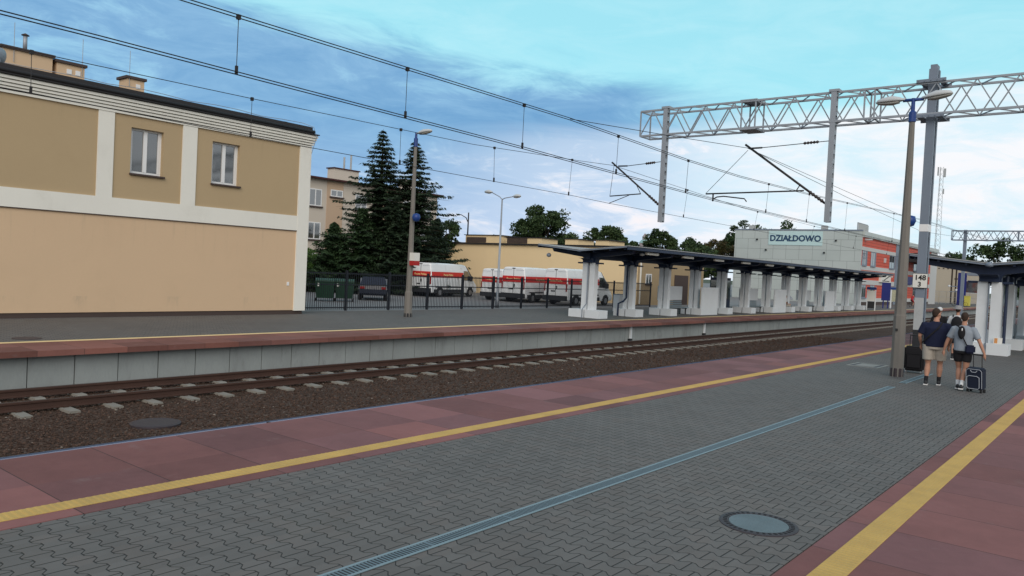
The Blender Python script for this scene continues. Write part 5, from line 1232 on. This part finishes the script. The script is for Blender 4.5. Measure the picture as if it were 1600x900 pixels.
def man(label, loc, rz, hgt, girth, legs, arms, shirt, shorts, sleeves='short', vox=.011, headyaw=0., hair='hair', shortlen=.5, sock='blackcloth', shoe='plastic', group=None, lean=0.):
    t = thing('person', label, 'person', loc, rz, group); s_ = hgt / 1.78; g = girth
    Z = lambda z: z * s_
    hip = .095 * g * s_; B = MB(); SH = MB(); ST = MB(); SK = MB(); SO = MB()
    shz = 1.44; shx = .185 * (1 + (g - 1) * .6) * s_
    L = lean
    # body
    oval(B, [(0, 0, Z(.88), .15 * g * s_, .10 * g * s_), (0, L * .3, Z(1.02), .15 * g * s_, .10 * g * s_), (0, L * .6, Z(1.2), .155 * g * s_, .105 * g * s_), (0, L * .9, Z(1.36), .17 * g * s_, .10 * g * s_), (0, L, Z(1.45), .12 * s_, .07 * s_)])
    limb(B, [(0, L, Z(1.40)), (0, L + .01, Z(1.50)), (0, L + .025, Z(1.58))], [.07 * s_, .058 * s_ * (1 + (g - 1) * .6), .055 * s_])
    P = head(B, (0, L + .03, Z(1.665)), s_ * (1 + (g - 1) * .15), headyaw)
    for sd_, (kn, an) in zip((-1, 1), legs):
        h0 = (sd_ * hip, 0, Z(.92)); kn = Vector(kn) * s_; an = Vector(an) * s_
        limb(B, [h0, Vector(h0).lerp(kn, .5), kn, kn.lerp(an, .35), kn.lerp(an, .75), an, an + Vector((0, 0, -.04))], [.085 * g, .078 * g, .056, .058 * (1 + (g - 1) * .5), .042, .036, .038])
        # shorts
        e = Vector(h0).lerp(kn, shortlen * 2 if shortlen < .5 else 1.0); e = Vector(h0).lerp(kn, shortlen + .35)
        limb(SH, [Vector(h0) + Vector((0, 0, .03)), Vector(h0).lerp(kn, .4), e], [.098 * g, .098 * g, .092 * g], 14)
        SK.tube([kn.lerp(an, .72), an, an + Vector((0, .0, -.05))], [.047, .041, .044], 10)
        f = an + Vector((0, .0, 0))
        zg = an.z - .075 * s_
        SO.loft([[(f.x + w * math.cos(a), f.y + y, max(zg, zg + .045 + h * math.sin(a))) for a in [2 * math.pi * k / 10 for k in range(10)]] for y, w, h in ((-.085, .02, .03), (-.07, .038, .055), (0, .042, .06), (.07, .045, .04), (.14, .047, .03), (.185, .03, .022), (.195, .01, .01))])
    oval(SH, [(0, 0, Z(.84), .165 * g * s_, .118 * g * s_), (0, 0, Z(.92), .175 * g * s_, .125 * g * s_), (0, L * .2, Z(1.03), .165 * g * s_, .118 * g * s_)])
    # shirt
    oval(ST, [(0, 0, Z(.90), .182 * g * s_, .132 * g * s_), (0, L * .3, Z(1.03), .182 * g * s_, .130 * g * s_), (0, L * .6, Z(1.2), .185 * g * s_, .125 * g * s_), (0, L * .85, Z(1.34), .20 * g * s_, .12 * g * s_), (0, L, Z(1.44), .165 * g * s_, .09 * s_), (0, L, Z(1.50), .07 * s_, .06 * s_)])
    for sd_, (el_, wr, hd, sdir) in zip((-1, 1), arms):
        s0 = Vector((sd_ * shx, L, Z(shz - .03))); el_ = Vector(el_) * s_; wr = Vector(wr) * s_
        limb(B, [s0, s0.lerp(el_, .4), el_, el_.lerp(wr, .35), wr], [.052 * g, .050 * g, .040, .041, .026])
        hand(B, wr, hd, sdir, (0, 1, 0), .5, s_)
        e = s0.lerp(el_, .78 if sleeves == 'short' else 1.)
        pts = [s0 + Vector((-sd_ * .05, 0, .02)), s0, s0.lerp(el_, .4), e]; rs = [.06, .072 * g, .068 * g, .066 * g]
        if sleeves == 'long': pts.append(el_.lerp(wr, .5)); rs[-1] = .055; rs.append(.045)
        limb(ST, pts, rs, 12)
    bd = blob('body', B, 'skin', t, vox)
    blob('shirt', ST, shirt, t, vox * 1.3); blob('shorts', SH, shorts, t, vox * 1.3)
    if sock: SK.build('socks', sock, t, smooth=True)
    SO.build('shoes', shoe, t, smooth=True)
    if shoe == 'plastic':
        mb = MB()
        for kn, an in legs: an = Vector(an) * s_; z = an.z - .075 * s_; mb.prism([(an.x - .045, an.y - .085), (an.x + .045, an.y - .085), (an.x + .048, an.y + .1), (an.x + .02, an.y + .195), (an.x - .02, an.y + .195), (an.x - .048, an.y + .1)], 'z', z - .006, z + .016)
        mb.build('soles', 'pvc', t)
    k = s_ * (1 + (g - 1) * .15)
    if hair:
        hb = MB(); q = Matrix.Rotation(headyaw, 3, 'Z')
        hb.ell(P(0, -.022, .048), (.081 * k, .094 * k, .096 * k), 14, 10, q); hb.ell(P(0, -.055, .0), (.068 * k, .052 * k, .07 * k), 12, 8, q); blob('hair', hb, hair, t, vox * 1.1, 4)
    eyes(P, bd, k)
    return t, P, s_
# man in navy with a shoulder bag
m1, P1, s1 = man('heavy man in navy T-shirt and pale shorts walking away, left of the pair', (-3.80, 20.75, 0), R(6), 1.80, 1.34,
    [((-.125, .03, .49), (-.135, -.12, .085)), ((.12, .10, .50), (.115, .10, .085))],
    [((-.33, -.02, 1.13), (-.30, .14, .92), (0, .25, -1), (0, 1, 0)), ((.32, .0, 1.14), (.27, .16, .93), (0, .2, -1), (0, 1, 0))], 'navycloth', 'khaki', headyaw=R(-38), shortlen=.42)
MB().tube([(-.26, -.10, 1.0), (-.12, -.185, 1.16), (.06, -.185, 1.36), (.14, -.10, 1.50)], [.016, .018, .018, .016], 6).tube([(-.26, -.10, 1.0), (-.27, .08, 1.0)], .016, 6).build('bag_strap', 'blackcloth', m1)
# man in grey shirt pulling the suitcase
m2, P2, s2 = man('man in light grey T-shirt and black shorts pulling the blue suitcase', (-3.17, 20.45, 0), R(4), 1.76, 1.06,
    [((-.07, .16, .50), (-.06, .02, .10)), ((.075, .02, .48), (.03, -.22, .12))],
    [((-.32, .02, 1.13), (-.39, .06, .88), (-.05, .1, -1), (0, 1, 0)), ((.33, -.03, 1.14), (.44, -.06, .875), (.05, .12, -1), (-.4, 1, 0))], 'greycloth', 'blackcloth', sock='whitecloth', shortlen=.25)
mb = MB(); mb.ell((-.03, -.165, 1.32), (.075, .055, .15), 12, 10); bg_ = mb.build('sling_bag', 'blackcloth', m2, smooth=True)
MB().tube([(-.13, -.09, 1.49), (-.06, -.17, 1.40), (0, -.18, 1.22), (.08, -.16, 1.05), (.14, -.14, .98)], .014, 6).build('bag_strap', 'blackcloth', m2)
MB().ell((-.02, -.215, 1.39), (.012, .01, .035), 8, 6).build('reflector', 'pvc', m2)
MB().box(.06, .26, -.20, -.12, .86, 1.05).build('hip_bag', 'navycloth', m2, bevel=.03)
MB().tube([(-.10, -.08, 1.49), (-.13, .05, 1.48)], .014, 6).build('shoulder_strap', 'blackcloth', m2)
# the two people farther ahead
m3, P3, s3 = man('person with grey sun hat and black backpack walking farther ahead', (-4.75, 29.3, 0), R(4), 1.74, 1.05,
    [((-.08, .06, .49), (-.08, -.05, .085)), ((.08, .06, .49), (.08, .10, .085))],
    [((-.27, 0, 1.13), (-.25, .12, .9), (0, .2, -1), (0, 1, 0)), ((.27, 0, 1.13), (.28, .1, .9), (0, .2, -1), (0, 1, 0))], 'whitecloth', 'blackcloth', vox=.016, shortlen=.5)
hb = MB().lathe(P3(0, -.01, .055), [(.165, -.02), (.17, 0), (.105, .015), (.10, .085), (.07, .105), (.01, .11)], 18); hb.build('sun_hat', 'hat', m3, smooth=True)
mb = MB(); mb.ell((0, -.20, 1.20), (.165, .10, .24), 14, 10); mb.build('backpack', 'blackcloth', m3, smooth=True)
MB().tube([(-.12, -.12, 1.42), (-.13, 0, 1.47), (-.12, .13, 1.25)], .02, 6).tube([(.12, -.12, 1.42), (.13, 0, 1.47), (.12, .13, 1.25)], .02, 6).build('backpack_straps', 'blackcloth', m3)
m4, P4, s4 = man('person in white cap half hidden behind the man in navy', (-5.45, 30.2, 0), R(4), 1.66, 1.0,
    [((-.08, .06, .49), (-.08, -.05, .085)), ((.08, .06, .49), (.08, .10, .085))],
    [((-.27, 0, 1.13), (-.25, .12, .9), (0, .2, -1), (0, 1, 0)), ((.27, 0, 1.13), (.28, .1, .9), (0, .2, -1), (0, 1, 0))], 'blackcloth', 'blackcloth', vox=.016, shortlen=.5)
MB().ell(P4(0, -.01, .055), (.088, .105, .085), 14, 8).build('cap', 'whitecloth', m4, smooth=True)
# seated person under the opposite canopy
def sitter():
    t = thing('person', 'person in white and dark top and khaki trousers sitting under the opposite canopy', 'person', (XC + .05, 63.6, ZF + .46), R(-70))
    B, ST, TR, SO = MB(), MB(), MB(), MB()
    oval(B, [(0, -.02, .02, .15, .12), (0, 0, .2, .15, .11), (0, .03, .45, .17, .10), (0, .05, .56, .1, .07)]); limb(B, [(0, .05, .52), (0, .07, .66)], [.06, .055]); P = head(B, (0, .09, .76), 1.)
    for s_ in (-1, 1):
        limb(B, [(s_ * .19, .04, .50), (s_ * .23, .12, .26), (s_ * .10, .36, .16)], [.055, .042, .028]); hand(B, (s_ * .10, .36, .16), (-s_ * .3, 1, -.1), (0, 0, 1), (0, 0, -1), .5)
        limb(B, [(s_ * .09, 0, .05), (s_ * .12, .42, .06), (s_ * .12, .45, -.36)], [.08, .055, .038])
        limb(TR, [(s_ * .09, 0, .05), (s_ * .12, .42, .07), (s_ * .12, .45, -.12), (s_ * .12, .46, -.36)], [.10, .078, .07, .06], 12)
        SO.ell((s_ * .12, .52, -.42), (.05, .13, .042), 10, 8)
    oval(TR, [(0, -.03, -.01, .17, .14), (0, -.01, .12, .165, .125)]); oval(ST, [(0, -.02, .06, .175, .135), (0, 0, .22, .175, .13), (0, .03, .44, .2, .12), (0, .05, .56, .14, .08)])
    for s_ in (-1, 1): limb(ST, [(s_ * .17, .04, .51), (s_ * .21, .08, .36)], [.07, .064])
    bd = blob('body', B, 'skin', t, .016); blob('shirt', ST, 'whitecloth', t, .02); blob('trousers', TR, 'khaki', t, .02); SO.build('shoes', 'plastic', t, smooth=True)
    hb = MB().ell(P(0, -.015, .045), (.083, .10, .095), 12, 8); hb.build('hair', 'hair', t, smooth=True); eyes(P, bd, 1.)
    MB().box(-.16, .16, .14, .24, .12, .36).build('held_bag', 'blackcloth', t, bevel=.03)
    return t
sitter()
t = thing('umbrella', 'pale striped umbrella propped beside the seated person', 'umbrella', (XC - .05, 64.4, ZF + .46), 0)
rg = []
for r_, z in ((.5, .55), (.42, .70), (.25, .83), (.02, .88)): rg.append([(r_ * math.cos(2 * math.pi * k / 8), r_ * math.sin(2 * math.pi * k / 8), z) for k in range(8)])
rg += [[(x * .97, y * .97, z - .012) for x, y, z in r_] for r_ in rg[::-1]]
MB().loft(rg, False).build('cover', 'trimgrey', t); MB().tube([(0, 0, -.0), (0, 0, .95)], .012, 6).build('shaft', 'plastic', t)
# cyclist
def rider():
    t = thing('person', 'person in red riding a bicycle in front of the station', 'person', (-23.5, 112.3, ZF), R(-15))
    B, ST, TR, SO = MB(), MB(), MB(), MB()
    limb(B, [(0, -.22, .95), (0, -.05, 1.2), (0, .10, 1.42), (0, .14, 1.52)], [.13, .13, .13, .06]); P = head(B, (0, .17, 1.64), 1.)
    for s_ in (-1, 1):
        limb(B, [(s_ * .17, .08, 1.38), (s_ * .24, .18, 1.16), (s_ * .24, .27, 1.01)], [.05, .04, .028]); hand(B, (s_ * .24, .25, 1.03), (0, .6, -.6), (-s_, 0, 0), (0, 0, -1), .7)
        kz = .62 if s_ > 0 else .72; limb(B, [(s_ * .09, -.22, .93), (s_ * .11, .15, kz), (s_ * .10, -.10 + (.1 if s_ < 0 else 0), kz - .42)], [.09, .06, .04]); SO.ell((s_ * .10, -.04 + (.1 if s_ < 0 else 0), kz - .45), (.045, .12, .04), 10, 6)
        limb(TR, [(s_ * .09, -.22, .93), (s_ * .11, .10, kz + .04)], [.11, .08], 12)
    limb(ST, [(0, -.24, .92), (0, -.07, 1.18), (0, .08, 1.40)], [.15, .155, .16], 14)
    bd = blob('body', B, 'skin', t, .018); blob('shirt', ST, 'redcloth', t, .02); blob('shorts', TR, 'redcloth', t, .02); SO.build('shoes', 'plastic', t, smooth=True); MB().ell(P(0, -.015, .045), (.085, .10, .095), 12, 8).build('hair', 'hair', t, smooth=True); eyes(P, bd, 1.)
rider()

# ------------------------------------------------------------------ suitcases
t = thing('suitcase', 'navy wheeled suitcase with pale piping pulled by the man in grey', 'suitcase', (-2.84, 20.32, 0), R(-14))
lean_ = Matrix.Rotation(R(8), 3, 'X')
def tilt(mb): mb.v = [tuple(lean_ @ (Vector(v) - Vector((0, 0, .06))) + Vector((0, 0, .06))) for v in mb.v]; return mb
tilt(MB().box(-.175, .175, -.11, .11, .07, .56)).build('case', 'bagblue', t, bevel=.03)
tilt(MB().box(-.135, .135, -.155, -.10, .10, .38)).build('front_pocket', 'bagblue', t, bevel=.025)
mb = MB(); pr = [(-.13, .37), (-.13, .14), (-.10, .11), (.10, .11), (.13, .14), (.13, .37), (.08, .40), (-.08, .40), (-.13, .37)]
mb.tube([(x, -.158, z) for x, z in pr], .007, 5); mb.tube([(x, -.112, z) for x, z in ((-.165, .12), (-.165, .50), (-.12, .545), (.12, .545), (.165, .50), (.165, .12))], .006, 5); mb.tube([(-.07, -.115, .52), (-.04, -.125, .48), (.04, -.125, .48), (.07, -.115, .52)], .007, 5); tilt(mb).build('piping', 'trimgrey', t)
tilt(MB().tube([(-.09, .09, .54), (-.09, .09, .83)], .010, 6).tube([(.09, .09, .54), (.09, .09, .83)], .010, 6).tube([(-.11, .09, .84), (.11, .09, .84)], .016, 8)).build('pull_handle', 'plastic', t)
for x in (-.14, .14):
    for y in (-.08, .09): MB().tube([(x - .015, y, .04), (x + .015, y, .04)], .04, 12).build('wheel', 'tyre', t)
t = thing('suitcase', 'black upright suitcase at the left hand of the man in navy, before the mast foot', 'suitcase', (-4.72, 23.2, 0), R(5))
MB().box(-.25, .25, -.16, .16, .06, .72).build('case', 'blackcloth', t, bevel=.05); MB().box(-.18, .18, -.19, -.15, .14, .52).build('front_pocket', 'blackcloth', t, bevel=.02)
MB().tube([(-.14, .1, .7), (-.14, .1, 1.0)], .012, 6).tube([(.14, .1, .7), (.14, .1, 1.0)], .012, 6).tube([(-.15, .1, 1.01), (.15, .1, 1.01)], .018, 8).build('pull_handle', 'plastic', t)
for x in (-.18, .18): MB().tube([(x - .015, -.1, .035), (x + .015, -.1, .035)], .035, 12).tube([(x - .015, .1, .035), (x + .015, .1, .035)], .035, 12).build('wheel', 'hub', t)
